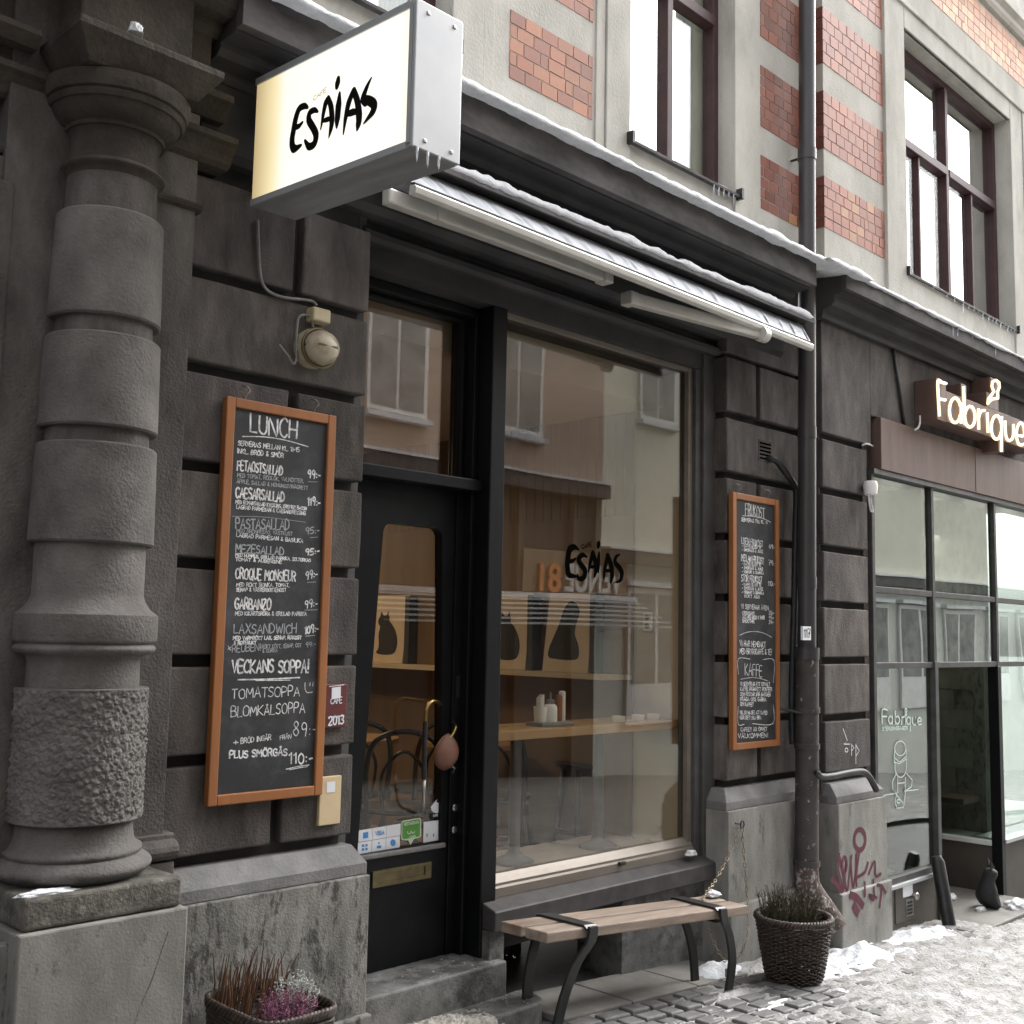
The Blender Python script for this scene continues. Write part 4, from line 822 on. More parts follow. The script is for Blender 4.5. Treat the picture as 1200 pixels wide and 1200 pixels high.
fig = [arc(1055, 877, 6.5, 8.5, 0, 360, 18), [(1048.5, 880), (1048, 890), (1049, 897)], [(1062, 879), (1062.5, 890), (1062, 897)], [(1048, 888), (1054, 893), (1062.5, 886)], [(1048, 893), (1054, 895), (1062.5, 889)], arc(1055.5, 898, 6.8, 13, 0, 180, 12), [(1050, 907), (1046, 916), (1046, 926), (1051, 930)], [(1062, 906), (1069, 914), (1068, 922), (1062, 926)], [(1052, 911), (1052, 929)], [(1061, 911), (1061, 929)], [(1052, 918), (1061, 917)], [(1051, 929), (1049, 940), (1051, 947), (1059, 946), (1061, 930)], [(1046, 925), (1058, 941)], [(1035, 932), (1048, 930)], [(1060, 927), (1077, 925)], arc(1053, 939, 2, 2, 0, 360, 8)]
for pl in fig: v.ribbon([atY(x, y, vy) for x, y in pl], .008, (0, -1, 0))
v.build('window_drawing', M['decal'], bak)

# ------------------------------------------------------------------ opposite side of the street (seen in the panes)
OY = -8.0
opA = thing('rose_building', (5, OY-1, 0), 'rose brown stucco house across the street, shopfront coloured dark as in shade under a striped awning', 'building')
def facade(root, x0, x1, wall, z1, cols, rows, gh, ww, wh, dark=True, base=-2.2):
    MB().box(x0, x1, OY-1.0, OY, gh, z1).build('wall', wall, root)
    MB().box(x0, x1, OY-1.0, OY-.12, base, gh).build('shopfront', M['wine'] if dark else M['greywall'], root)  # dark ground floor colour stands in for the shade under the awning
    MB().box(x0, x1, OY, OY+.18, gh-.02, gh+.20).build('ledge', M['fascia'], root); MB().box(x0, x1, OY-.02, OY+.2, gh+.201, gh+.24).build('ledge_snow', M['snow'], root)
    for c in cols:
        for r_ in rows:
            f = MB().box(c-ww/2, c+ww/2, OY, OY+.05, r_, r_+wh).build('window', M['white'], root)
            g_ = MB(); g_.box(c-ww/2+.07, c-.03, OY+.05, OY+.056, r_+.07, r_+wh-.07); g_.box(c+.03, c+ww/2-.07, OY+.05, OY+.056, r_+.07, r_+wh-.07); o = g_.build('pane', M['greywin'], f)
            MB().box(c-ww/2-.05, c+ww/2+.05, OY, OY+.14, r_-.10, r_-.03).build('window_ledge', M['snow'], root)
facade(opA, -18, 14.25, M['pinkwall'], 8.6, [-16+2.6*i for i in range(11)]+[12.2], [4.75, 7.0], 3.95, 1.1, 1.55)
for xx in (10.9, 12.3, 13.6): MB().box(xx, xx+.12, OY-.12, OY-.02, -1.5, 3.9).build('shop_pillar', M['stone'], opA)
fl = fonttext('shop_lettering', 'VENUE', M['white'], opA, (14.70, OY+.04, 2.37), .62, (math.pi/2, 0, math.pi), .02, 'LEFT', 1.36, .012)
fl = fonttext('shop_lettering', '81', M['orange'], opA, (13.26, OY+.04, 2.35), .62, (math.pi/2, 0, math.pi), .02, 'LEFT', .50, .012)
MB().box(12.4, 14.9, OY-.1, OY+.01, 2.34, 3.0).build('sign_board', M['wood'], opA)
fonttext('shop_lettering', 'KO', M['white'], opA, (8.95, OY+.03, 3.1), .5, (math.pi/2, 0, math.pi), .02, 'LEFT', .62)
aw = MB()
for k in range(6): aw.box(9.2, 15.05, OY+.05+.16*k, OY+.20+.16*k, 2.20-.075*k, 2.23-.075*k)
aw.build('awning_slats', M['signgrey'], opA); MB().box(9.2, 15.0, OY+.0, OY+.16, 2.24, 2.32).build('awning_snow', M['snow'], opA)
opB = thing('pale_yellow_building', (20, OY-1, 0), 'pale yellow stucco house across the street with tall grey windows', 'building')
facade(opB, 14.25, 90, M['creamwall'], 8.8, [15.75+2.3*i for i in range(26)], [5.45, 7.3], 2.9, .95, 1.5, dark=False)
for k in range(12):
    x0 = 15.0+2.3*k
    f = MB().box(x0, x0+1.7, OY-.11, OY-.05, .2, 2.5).build('shop_window', M['white'], opB)
    g_ = MB(); g_.box(x0+.08, x0+.8, OY-.05, OY-.045, .9, 2.4); g_.box(x0+.9, x0+1.62, OY-.05, OY-.045, .9, 2.4); g_.build('pane', M['greywin'], f)
    MB().box(x0-.1, x0+1.8, OY-.12, OY+.08, 2.52, 2.6).build('ledge_snow', M['snow'], opB)
# ------------------------------------------------------------------ snow along ledges and awning
def snowstrip(name, x0, x1, y, z, w, h, label, yfun=None, zfun=None, seed=0, drop=.03):
    n = int((x1-x0)/.025); vs = []; fs = []; K = 9
    for i in range(n+1):
        X = x0+(x1-x0)*i/n; yy = y+(yfun(X) if yfun else 0); zz = z+(zfun(X) if zfun else 0)
        a = .68+.5*noise.noise(Vector((X*2.3, seed, 0)))+.42*noise.noise(Vector((X*8, seed, 2)))+.22*noise.noise(Vector((X*24, seed, 4))); a = max(.18, a); ed = min(1, (X-x0)/.05, (x1-X)/.05); a *= max(.15, ed)
        for k in range(K):
            t = math.pi*k/(K-1); bul = noise.noise(Vector((X*16, k*.9, seed)))*.22+noise.noise(Vector((X*50, k*1.7, seed)))*.10
            vs.append((X, yy-w/2*math.cos(t)*1.0-(1-t/math.pi)*drop*.3*a, zz+h*a*math.sin(t)*(1+bul)-(drop*a if k == 0 else 0)))
    for i in range(n):
        for k in range(K-1): fs.append((i*K+k, i*K+k+1, (i+1)*K+k+1, (i+1)*K+k))
        fs.append((i*K+K-1, i*K, (i+1)*K, (i+1)*K+K-1))
    fs += [tuple(range(K)), tuple(range(n*K, n*K+K))[::-1]]
    return tag(MB().add(vs, fs).build(name, M['snow'], smooth=True), label, kind='stuff')
snowstrip('snow', 2.05, 6.10, -.19, 3.955, .30, .065, 'snow lying along the cornice above the cafe awning', seed=1)
snowstrip('snow', 5.93, 6.50, -.24, 3.958, .27, .055, 'thick snow lump where the two cornices meet at the drainpipe', seed=8, drop=.035)
snowstrip('snow', 6.42, 12.9, -.20, 3.962, .27, .035, 'thin snow lying along the bakery cornice', seed=2)
AZ = lambda X: -.02*(X-2.8)/2.9
snowstrip('snow', 7.52, 9.48, -.065, 4.318, .12, .020, 'thin snow line on the wide upper sill above the bakery', seed=12, drop=.0)
snowstrip('snow', 4.50, 5.45, .035, 4.308, .12, .018, 'thin snow line on the upper sill left of the drainpipe', seed=13, drop=.0)
snowstrip('snow', 2.72, 5.93, -.185, 3.612, .17, .058, 'rounded snow roll lying on the awning hood', seed=3)

# ------------------------------------------------------------------ awning
awn = thing('retractable_awning', (4.3, -.2, 3.4), 'rolled in grey awning with snow covered hood over the cafe window', 'awning')
MB().ext([(-.02, 3.635), (-.255, 3.605), (-.275, 3.595), (-.275, 3.572), (-.262, 3.572), (-.25, 3.588), (-.02, 3.61)], 2.70, 5.93, 'x').build('hood', M['fascia'], awn)
b = MB(); b.lathe([(2.72, .05), (5.91, .05)], 0, 0, 24); b.v = [(p[2], -.155+p[0], 3.54+p[1]) for p in b.v]; b.build('roller', M['awnfabric'], awn, smooth='auto')
P0 = atY(486, 220, -.42); P1 = atY(953, 406, -.385)
n = 340; K = 9; vs = []
for i in range(n+1):
    u_ = i/n; top = Vector((2.72+3.18*u_, -.205, 3.568)); bot = P0+(P1-P0)*u_+Vector((0, .012, .024))
    for k in range(K):
        t = k/(K-1); q = top+(bot-top)*t
        q += Vector((0, -.5, -.85))*((.012+(.006+.018*(.25+u_)*(.4+.9*abs(noise.noise(Vector((u_*31, 0, 1))))))*math.sin(u_*150+7*noise.noise(Vector((u_*26, 3, 0)))))*math.sin(math.pi*t)+.006*noise.noise(Vector((u_*22, t*2, 0)))*math.sin(math.pi*t))
        vs.append(q)
b = MB().add(vs, [(i*K+k, i*K+k+1, (i+1)*K+k+1, (i+1)*K+k) for i in range(n) for k in range(K-1)]); b.build('fabric', M['awnfabric'], awn, smooth=True)
def barbox(b, P0, P1, prof):
    d = (P1-P0); vs = [(P0.x, P0.y+p, P0.z+q) for p, q in prof]+[(P1.x, P1.y+p, P1.z+q) for p, q in prof]; n = len(prof)
    return b.add(vs, [tuple(range(n))[::-1], tuple(range(n, 2*n))]+[(i, (i+1) % n, n+(i+1) % n, n+i) for i in range(n)])
fb = MB(); barbox(fb, P0, P1, [(0, .014), (.03, .02), (.035, -.02), (.012, -.026), (-.004, -.018), (-.008, .004)]); fb.build('front_bar', M['awnmetal'], awn, bevel=.002)
fb = MB(); barbox(fb, P0+Vector((.0, .004, .0205)), P1+Vector((0, .004, .0205)), [(0, 0), (.02, .0), (.02, .005), (0, .005)]); fb.build('bar_edge', M['fascia'], awn)
def arm(a, b_, w, name='folding_arm'):
    m = MB(); m.bar([a, b_], w, w*.8, (0, 0, 1)); o = m.build(name, M['awnmetal'], awn, bevel=.008); return o
aL = atY(452, 230, -.33); bL = atY(708, 324, -.30)
arm(aL, bL, .062); arm(aL+Vector((.30, .06, .02)), bL+Vector((-.05, .06, .03)), .05)
aR = atY(738, 350, -.26); bR = atY(893, 392, -.36); arm(aR, bR, .062)
for q in (bL, aR): MB().box(q.x-.03, q.x+.03, q.y-.035, q.y+.035, q.z-.035, q.z+.03).build('arm_joint', M['awnmetal'], awn, bevel=.006)
b = MB()
q = atY(515, 252, -.34); b.box(q.x-.02, q.x+.02, q.y-.02, q.y+.02, q.z-.03, q.z+.03)
b.build('arm_joint', M['awnmetal'], awn, bevel=.006)
b = MB(); b.lathe([(-.02, .03), (-.02, .042), (.03, .042), (.03, .03)], 0, 0, 24); q = atY(893, 392, -.38); b.v = [(q.x+p[2], q.y+p[0], q.z+p[1]) for p in b.v]; b.build('elbow_pulley', M['awnmetal'], awn, smooth='auto')
# ------------------------------------------------------------------ light box sign
SX0, SX1, SY0, SY1 = 2.147, 2.338, -.125, -1.028
sg = thing('light_box_sign', ((SX0+SX1)/2, -.1, 3.2), 'lit white box sign with black hand lettering hanging over the cafe door', 'sign')
SH = lambda Y: -.043*(abs(Y)-.125)/.903
def sbox(x0, x1, y0, y1, z0, z1):
    b = MB(); b.box(x0, x1, y0, y1, z0, z1); b.v = [(p[0], p[1], p[2]+SH(p[1])) for p in b.v]; return b
sbox(SX0+.006, SX1-.006, SY1+.012, SY0, 3.245, 3.70).build('sign_core', M['signdark'], sg)
sbox(SX0-.004, SX1+.004, SY1-.004, SY1+.011, 3.23, 3.712).build('end_panel', M['signgrey'], sg, bevel=.003)
sbox(SX0-.002, SX1+.002, SY1+.0115, SY0, 3.228, 3.244).build('bottom_panel', M['signdark'], sg, bevel=.002)
sbox(SX0-.004, SX1+.004, SY1+.0115, SY0, 3.7005, 3.713).build('top_panel', M['signgrey'], sg, bevel=.002)
b = sbox(SX0-.006, SX0+.004, SY1+.0115, SY1+.027, 3.2445, 3.70); b2 = sbox(SX0-.006, SX0+.005, SY1+.0275, SY0, 3.2285, 3.25); b.add(b2.v, b2.f); b2 = sbox(SX0-.006, SX0+.005, SY1+.0275, SY0, 3.688, 3.7125); b.add(b2.v, b2.f); b.build('edge_trim', M['signgrey'], sg)
for (y, z) in ((SY1-.004, 3.26), (SY1-.004, 3.68)):
    for x in (SX0+.045, SX1-.035): MB().box(x-.006, x+.006, y-.004, y+.001, z-.006+SH(y), z+.006+SH(y)).build('rivet', M['steel'], sg, bevel=.002)
# face: an acrylic sheet lit from behind by tubes, dimmer past the tube ends
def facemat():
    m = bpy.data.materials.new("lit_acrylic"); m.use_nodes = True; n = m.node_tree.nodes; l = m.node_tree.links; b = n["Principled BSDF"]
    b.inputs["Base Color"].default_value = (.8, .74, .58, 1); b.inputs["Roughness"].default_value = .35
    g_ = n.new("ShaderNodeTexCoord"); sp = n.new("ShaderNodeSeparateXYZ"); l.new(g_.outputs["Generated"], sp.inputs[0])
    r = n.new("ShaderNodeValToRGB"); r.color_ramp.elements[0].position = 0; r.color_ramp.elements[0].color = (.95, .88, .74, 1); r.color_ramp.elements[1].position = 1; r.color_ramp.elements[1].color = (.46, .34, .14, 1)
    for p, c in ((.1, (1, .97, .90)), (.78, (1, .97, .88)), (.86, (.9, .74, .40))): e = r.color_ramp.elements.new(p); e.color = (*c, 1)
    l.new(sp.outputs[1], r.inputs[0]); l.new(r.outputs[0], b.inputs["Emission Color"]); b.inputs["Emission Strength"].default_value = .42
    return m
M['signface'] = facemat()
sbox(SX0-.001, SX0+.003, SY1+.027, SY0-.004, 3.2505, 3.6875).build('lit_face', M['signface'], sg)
def Z2(cx, cy): return atX(200+cx/4.615, cy/4.615, SX0-.0025)
lt = MB()
def brush(mb, P3, ws, k, nrm):
    "a round brush drawn along the smoothed path"
    P = smoothpts(P3, 14); nrm = Vector(nrm); e = nrm.orthogonal().normalized(); f_ = nrm.cross(e)
    for i, p in enumerate(P):
        t = i/14; a = int(min(t, len(ws)-1.001)); w = ws[a]+(ws[a+1]-ws[a])*(t-a); SK[0] += 1
        q = p+nrm*(.00001*(SK[0] % 60)); r = w*k/2
        mb.poly([q+e*r*math.cos(j*.5236)+f_*r*math.sin(j*.5236) for j in range(12)])
def stroke(pts, ws): brush(lt, [Z2(*p) for p in pts], ws, .0023, (-1, 0, 0))
stroke([(742, 582), (722, 574), (695, 590), (677, 640), (664, 710), (656, 770), (668, 805), (706, 786)], [5, 11, 13, 14, 14, 14, 14, 5])
stroke([(672, 690), (695, 682), (713, 662)], [10, 9, 5])
stroke([(796, 604), (776, 596), (752, 612), (748, 650), (770, 690), (786, 732), (776, 778), (748, 792), (726, 760)], [4, 10, 12, 13, 13, 14, 14, 12, 5])
stroke([(812, 700), (824, 625), (838, 560), (852, 530)], [3, 9, 12, 9]); stroke([(852, 530), (868, 580), (872, 650), (866, 700), (855, 746)], [9, 12, 13, 10, 2]); stroke([(828, 652), (848, 646), (868, 642)], [7, 9, 7])
stroke([(898, 690), (902, 640), (908, 570), (914, 502)], [4, 14, 15, 5])
stroke([(900, 470), (903, 448), (906, 425)], [9, 13, 9])
stroke([(934, 726), (946, 640), (964, 555), (990, 490)], [3, 10, 13, 11]); stroke([(990, 490), (1010, 550), (1019, 625), (1016, 670), (1008, 706)], [11, 13, 15, 13, 3]); stroke([(952, 618), (980, 608), (1010, 604)], [8, 12, 8])
stroke([(1086, 420), (1062, 470), (1042, 530), (1056, 552)], [3, 9, 13, 14]); stroke([(1040, 535), (1075, 545), (1100, 568), (1092, 606), (1044, 668)], [12, 15, 15, 13, 3])
lt.build('lettering', M['black'], sg)
lt = MB(); write(lt, 'CAFE', Z2(772, 546), Z2(842, 495), (0, 0, 1), .016, .003, (-1, 0, 0), jit=.02); lt.build('lettering', M['plastic'], sg)
b = MB(); b.tube([(SX0+.09, SY0, 3.60), (SX0+.09, -.0, 3.60)], .02, 10); b.tube([(SX0+.09, SY0, 3.35), (SX0+.09, -.0, 3.35)], .02, 10); b.build('wall_bracket', M['iron'], sg)
def icicle(P, L, r, label, group):
    b = MB(); n = 6; b.tube([Vector(P)+Vector((0, 0, .004)), Vector(P)-Vector((0, 0, L*.3)), Vector(P)-Vector((0, 0, L*.7)), Vector(P)-Vector((0, 0, L))], [r, r*.75, r*.55, r*.1], 7)
    return tag(b.build('icicle', M['ice'], smooth=True), label, 'icicle', group)
for k, (x, L) in enumerate(((488.5, .048), (501, .052), (514, .044))):
    q = atY(x, 172+(x-487)*.5, SY1-.002); icicle((q.x, SY1-.004, 3.228+SH(SY1)), L, .005, 'short icicle hanging from the street end of the lit box sign', 'icicles under the box sign')
rg = random.Random(4)
for i in range(16):
    X = 7.9+1.55*(i/15)**.7+rg.uniform(-.02, .02); icicle((X, -.142, 4.292), rg.uniform(.02, .065)*(1.9 if i == 3 else 1), .0055, 'small icicle under the wide upper window sill above the bakery', 'icicles under the bakery upper sill')
for X, L in ((7.78, .10), (7.86, .09), (8.12, .05), (8.55, .09)): icicle((X, BY-.207, 3.955), L, .006, 'icicle under the edge of the bakery cornice', 'icicles on the bakery cornice')
for i in range(5): icicle((5.22+.05*i, -.04, 4.282), rg.uniform(.03, .075), .005, 'icicle under the right end of the upper window sill beside the pipe', 'icicles under the cafe upper sill')

# ------------------------------------------------------------------ bakery letter sign
ns = thing('bakery_letter_sign', (8.4, -.13, 3.3), 'lit script letters on brown box blocks above the bakery window', 'sign')
NY = -.285
def N2(cx, cy, Y=NY): return atY(1010+cx/6.316, 420+cy/6.316, Y)
def nblock(x0, x1, y0, y1):
    # brown sheet-metal letter body from the wall to the sign front
    a = N2(x0, y0); c = N2(x1, y1); e = N2(x1, y0); d = N2(x0, y1)
    MB().box(a.x, c.x, NY+.004, BY-.002, min(c.z, d.z), max(a.z, e.z)-.0).build('letter_body', M['corten'], ns, bevel=.003)
f0 = N2(555, 140); f1 = N2(1215, 640)
MB().box(f0.x-.0, N2(625, 160).x, NY+.003, BY+.0, N2(560, 450).z, N2(560, 145).z).build('letter_body', M['corten'], ns, bevel=.003)
MB().box(N2(625, 160).x+.002, N2(1290, 500).x, NY+.004, BY+.0, N2(700, 492).z, N2(690, 265).z).build('letter_body', M['corten'], ns, bevel=.003)
MB().box(N2(738, 200).x, N2(778, 200).x, NY+.0045, BY+.0, N2(690, 265).z+.001, N2(755, 190).z).build('letter_body', M['corten'], ns, bevel=.003)
MB().box(N2(925, 200).x, N2(1012, 200).x, NY+.0045, BY+.0, N2(690, 265).z+.001, N2(950, 255).z).build('letter_body', M['corten'], ns, bevel=.003)
MB().box(N2(960, 200).x, N2(1025, 200).x, NY+.005, BY+.0, N2(950, 255).z+.001, N2(985, 145).z).build('letter_body', M['corten'], ns, bevel=.014, seg=4)
MB().box(N2(1015, 600).x, N2(1055, 600).x, NY+.0045, BY+.0, N2(1030, 690).z, N2(700, 492).z-.001).build('letter_body', M['corten'], ns, bevel=.003)
M['neon'] = emis('warm_letter_light', (1, .80, .50), .78)
nt = MB()
for pl in ([(622, 186), (590, 178), (562, 168), (566, 300), (575, 428)], [(566, 300), (618, 308)],
    arc(690, 385, 42, 92, 20, 340, 16), [(735, 330), (735, 482)], [(752, 208), (758, 350), (764, 492)], arc(800, 432, 38, 78, 165, -165, 14), [(862, 372), (866, 526)], [(864, 440), (880, 392), (908, 386)], [(928, 402), (934, 550)],
    arc(996, 512, 38, 88, 20, 340, 16), [(1034, 430), (1034, 560), (1032, 690)], [(1060, 462), (1064, 560), (1080, 604), (1104, 604), (1120, 570), (1122, 488)], [(1146, 568), (1200, 572), (1196, 500), (1170, 478), (1148, 520), (1146, 590), (1166, 640), (1200, 636)],
    [(932, 336), (936, 300), (958, 272), (976, 246), (962, 206), (966, 172), (992, 162), (1014, 178), (1018, 214), (1004, 246), (1006, 296), (972, 300), (946, 316), (932, 336)]):
    P = [N2(x, y, NY-.012) for x, y in pl]; P = smoothpts(P, 3) if len(P) < 12 else P; nt.tube(P, .0105, 8)
nt.build('light_tube', M['neon'], ns, smooth=True)

# ------------------------------------------------------------------ chalkboards
def board(px, Y, par_label, cat, loc_group=None, fw_=.037):
    TL, TR, BR_, BL = [atY(x, y, Y) for x, y in px]
    x0 = (TL.x+BL.x)/2; x1 = (TR.x+BR_.x)/2; z1 = (TL.z+TR.z)/2; z0 = (BL.z+BR_.z)/2
    t = thing('chalkboard', ((x0+x1)/2, Y, z0), par_label, cat, loc_group)
    f = MB()
    f.box(x0, x0+fw_, Y, Y+.032, z0, z1); f.box(x1-fw_, x1, Y, Y+.032, z0, z1); f.box(x0+fw_, x1-fw_, Y+.001, Y+.032, z1-fw_, z1); f.box(x0+fw_, x1-fw_, Y+.001, Y+.032, z0, z0+fw_)
    f.build('frame', M['boardwood'], t, bevel=.004)
    MB().box(x0+fw_-.002, x1-fw_+.002, Y+.012, Y+.03, z0+fw_-.002, z1-fw_+.002).build('slate', M['slate'], t)
    for xx in (x0+.09, x1-.09):
        b = MB(); b.tube(smoothpts([(xx, Y+.03, z1-.005), (xx, Y+.02, z1+.02), (xx+.012, Y+.015, z1+.035), (xx+.004, Y+.02, z1+.05), (xx-.006, Y+.04, z1+.055)], 4), .0035, 6); b.build('hook', M['steel'], t)
    return t, Y+.0115
lb, LY = board([(264, 463), (392, 487), (381, 930), (246, 947)], -.045, 'tall lunch menu chalkboard in orange wood frame beside the column', 'chalkboard', None)
def chalk(par, Ysurf, rows, name='writing', m='chalk', seed=2):
    rg = random.Random(seed); o = None
    for r_ in rows:
        b = MB()
        if isinstance(r_[0], str):
            txt, xl, yl, xr, yr, hp, wp = r_; P = atY(xl, yl, Ysurf); Q = atY(xr, yr, Ysurf); k = (P-CAM).dot(fw)/FPX
            write(b, txt, P, Q, (0, 0, 1), hp*k, wp*k*(1.22 if hp > 7 else 1.05), jit=.05, rnd=rg)
        else:
            pts, wp = r_; P = [atY(x, y, Ysurf) for x, y in pts]; k = (P[0]-CAM).dot(fw)/FPX; SK[0] += 1
            b.ribbon(smoothpts(P, 4) if len(P) > 2 else P, wp*k, (0, -1, 0), .00002*(SK[0] % 40))
        o = b.build(name, M[m], par)
    return o
T, B_, S_ = 1.5, 1.1, .85
chalk(lb, LY, [('LUNCH', 293, 507, 347.5, 514, 21, 2.0), ([(284, 511.5), (310, 512), (335, 516), (361, 523.5)], 1.2),
 ('SERVERAS MELLAN KL. 11-15', 279, 521.5, 350.6, 530, 5.4, 1.1), ('INKL. BRÖD & SMÖR', 278, 531, 332, 536.5, 5.6, 1.1),
 ('FETAOSTSALLAD', 278, 550.6, 331, 557, 11, 1.5), ('99:-', 360.6, 560, 375, 561, 9.5, 1.4),
 ('CAESARSALLAD', 276, 583, 333, 588, 12, 1.7), ('119:-', 360, 592, 375, 593, 9.5, 1.4),
 ('CROQUE MONSIEUR', 276, 678, 346, 681, 12, 1.5), ('99:-', 358, 679, 372, 677, 9, 1.1), ('GARBANZO', 275, 713, 317, 714.5, 12.5, 1.7), ('99:-', 357, 713, 372, 711, 9, 1.1),
 ('109:-', 357, 742.5, 373, 740.5, 9, 1.5), ('95:-', 358, 651, 374, 649, 7.5, 1.4),
 ('MED KIKÄRTSRÖRA & GRILLAD PAPRIKA', 275.6, 721, 359, 721.5, 4.4, .95), ('MED VARMRÖKT LAX, SENAP, RÄKOST', 273, 750, 353, 749, 4.2, 1.05), ('& ROTFRUKT', 274, 755, 300, 755, 3.8, 1),
 ('MED HUMMUS, GRILLAD PAPRIKA, SOLTORKAD', 276, 652, 364, 658.5, 3.8, .95), ('TOMAT & AUBERGINE', 276, 657, 330, 660.5, 3.8, .95),
 ('LAGRAD PARMESAN & BASILIKA', 277, 629, 355, 636, 4.4, 1),
 ('MED ROMANSALLAD KYCKLING, KRISPIGT BACON', 276, 590, 359, 598, 4.3, .9), ('LAGRAD PARMESAN & CAESARDRESSING', 277, 596, 358, 603.5, 4.3, .95),
 ('MED RÖKT SKINKA, TOMAT,', 277, 687, 339, 687.8, 4.2, .85), ('SENAP & VÄSTERBOTTENOST', 277, 693, 335, 693.5, 4.2, .95),
 ('VECKANS SOPPA!', 271.6, 788.6, 361.5, 788, 15, 2.0), ([(279, 796.5), (310, 796), (351, 794)], 1.6), ([(300, 797.5), (340, 797)], 1),
 ('PLUS SMÖRGÅS', 269, 888.5, 336, 885, 8.5, 1.6), ('110:-', 338.5, 895, 366, 894, 13, 1.5), ([(335, 901.5), (350, 898), (362, 896.5)], 1.0), ([(339, 902), (352, 899.5), (360, 898.5)], .9), ('+', 273.4, 873, 279, 872.5, 7, 1.1), ('BRÖD INGÅR', 282, 871.5, 317.4, 867, 6, 1.0)])
chalk(lb, LY, [('MED TOMAT, RÖDLÖK, VALNÖTTER,', 278, 559, 355.6, 566, 4.6, .8), ('ÄPPLE, SALLAD & HONUNGSVINÄGRETT', 277.5, 566, 360.6, 574, 4.4, .85),
 ('PASTASALLAD', 276, 618.7, 338.7, 621, 12, 1.4), ('95:-', 358, 626, 374, 625, 8, 1.2), ('MED GRÖNPESTO, VÄSTKUST', 277, 624, 342.5, 627.5, 4.2, .75), ('MEZESALLAD', 276, 647, 332.5, 650.5, 9.5, 1.3),
 ('LAXSANDWICH', 274, 742.5, 347, 742, 11, 1.2), ('REUBEN!', 272, 764.5, 305.5, 762, 8, 1), ('RÖKT KÖTT, SENAP, OST', 307, 760.5, 353, 758, 4.5, .75), ('& GURKA', 307.5, 765, 325, 764, 3.8, .7), ('99:-', 358, 759, 370, 757, 6, .8),
 ([(363, 630), (372, 629.5)], .7), ([(361, 564.5), (372, 564.8)], .6), ([(360, 682.5), (370, 682)], .7), ([(357, 715), (372, 714.5)], .8), ([(358, 745.5), (369, 744.5)], 1),
 ([(320, 606), (270, 603), (262, 604)], .5) if False else ([(272, 605), (310, 606), (358, 612)], .6)], m='chalkthin', seed=5)
chalk(lb, LY, [('TOMATSOPPA', 271.6, 818.5, 351, 815, 11.5, 1.0), ('BLOMKÅLSOPPA', 270.7, 840.5, 357, 834.5, 11.5, 1.0), ('89:-', 343, 862.5, 371, 862, 17, 1.0), ('FRÅN', 328, 867, 341, 865, 5, .8),
 ([(357.5, 800), (357.5, 807), (360, 811.5), (366, 811)], 1), ([(363.5, 800), (363, 803.5)], .9), ([(367, 799.5), (366.3, 804)], .9), ([(267.5, 757), (270, 762)], .9), ([(267, 761), (271, 758)], .9)], m='chalk', seed=7)
bb, BY_ = board([(862, 575.5), (917.5, 588), (910.3, 876.5), (856.5, 877.5)], -.045, 'narrow breakfast and coffee chalkboard in orange wood frame left of the drainpipe', 'chalkboard')
rows = [('FRUKOST', 873.5, 603, 896, 607.5, 13, .9), ([(870, 604.5), (882, 605), (895, 608), (903, 612)], .7), ('SERVERAS TILL KL. 11', 869, 610.5, 899, 614, 3.6, .85),
 ('LITEN FRUKOST', 869, 637, 894, 641, 7, .9), ('49:-', 901, 643, 909, 644, 5.5, .9), ('MELLAN FRUKOST', 868.7, 657, 895, 661, 7.5, .95), ('79:-', 901, 662, 909, 663, 5.5, .9), ('STOR FRUKOST', 868.7, 681, 893, 683.5, 7.5, .9), ('110:-', 900, 686, 908, 687, 5.5, .9),
 ('VI SERVERAR ÄVEN:', 868.7, 713, 901, 715, 5, .8), ('CROISSANT', 870, 720.3, 884, 720.8, 4, .8), ('ÄGG MED BRÖD & SMÖR', 870, 725, 896, 726, 4, .8), ('SMOOTHIE', 870, 729.5, 884, 730, 3.8, .8), ('35:-', 901, 720, 907, 720.5, 4, .8), ('45:-', 901, 725.5, 907, 726, 4, .8), ('39:-', 901, 731, 907, 731.4, 4, .8),
 ([(866.7, 744.5), (875, 741), (885, 740), (895, 742), (904.5, 747)], .6), ('VI HAR HEMBAKT', 867, 757, 897, 758.5, 6.3, .85), ('MED BRYGGKAFFE & TE!', 867, 766, 904, 767, 6.3, .9),
 ([(865.3, 790), (865.3, 772), (879, 772.4)], .7), ([(894, 773), (907, 774), (906, 800)], .7), ([(865, 828), (865, 848.5), (872, 848.7)], .8), ([(906, 826), (905.6, 848), (882, 848)], .8),
 ('KAFFE', 873, 791.5, 893, 792.5, 13, .85), ([(868, 796), (880, 794), (890, 795), (900, 798)], .6)]
for k, t in enumerate(('VI SERVERAR ETT UTVALT', 'KAFFE FRÅN ETT ROSTERI', 'SOM ROSTAR SMÅ BATCHER', 'FRÅGA OSS GÄRNA', 'OM KAFFET')): rows.append((t, 867.5, 803.6+5.9*k, (902, 904.5, 903, 898, 883)[k], 804+5.9*k, 4.2, .85))
rows += [('VILL DU HA DET ATT TA MED', 867, 837, 899, 837.2, 4, .75), ('GÅR DET LIKA BRA', 867, 843, 892, 843, 4, .75), ('CAFEET ÄR ÖPPET', 868, 857, 899, 856.5, 4, .7), ('VÄLKOMMEN!', 865, 865, 900, 864, 5, .9)]
for k, (yy, n_) in enumerate(((641, 2), (662, 3), (686, 4))):
    for j in range(n_): rows.append((('- KAFFE ELLER TE', '- SMÖRGÅS & JUICE', '- YOGHURT & GRANOLA', '  KOKT ÄGG')[j], 869.5, yy+4.6*j, (892, 894, 895, 890)[j], yy+4.6*j+2.5-.5*k, 3.2, .75))
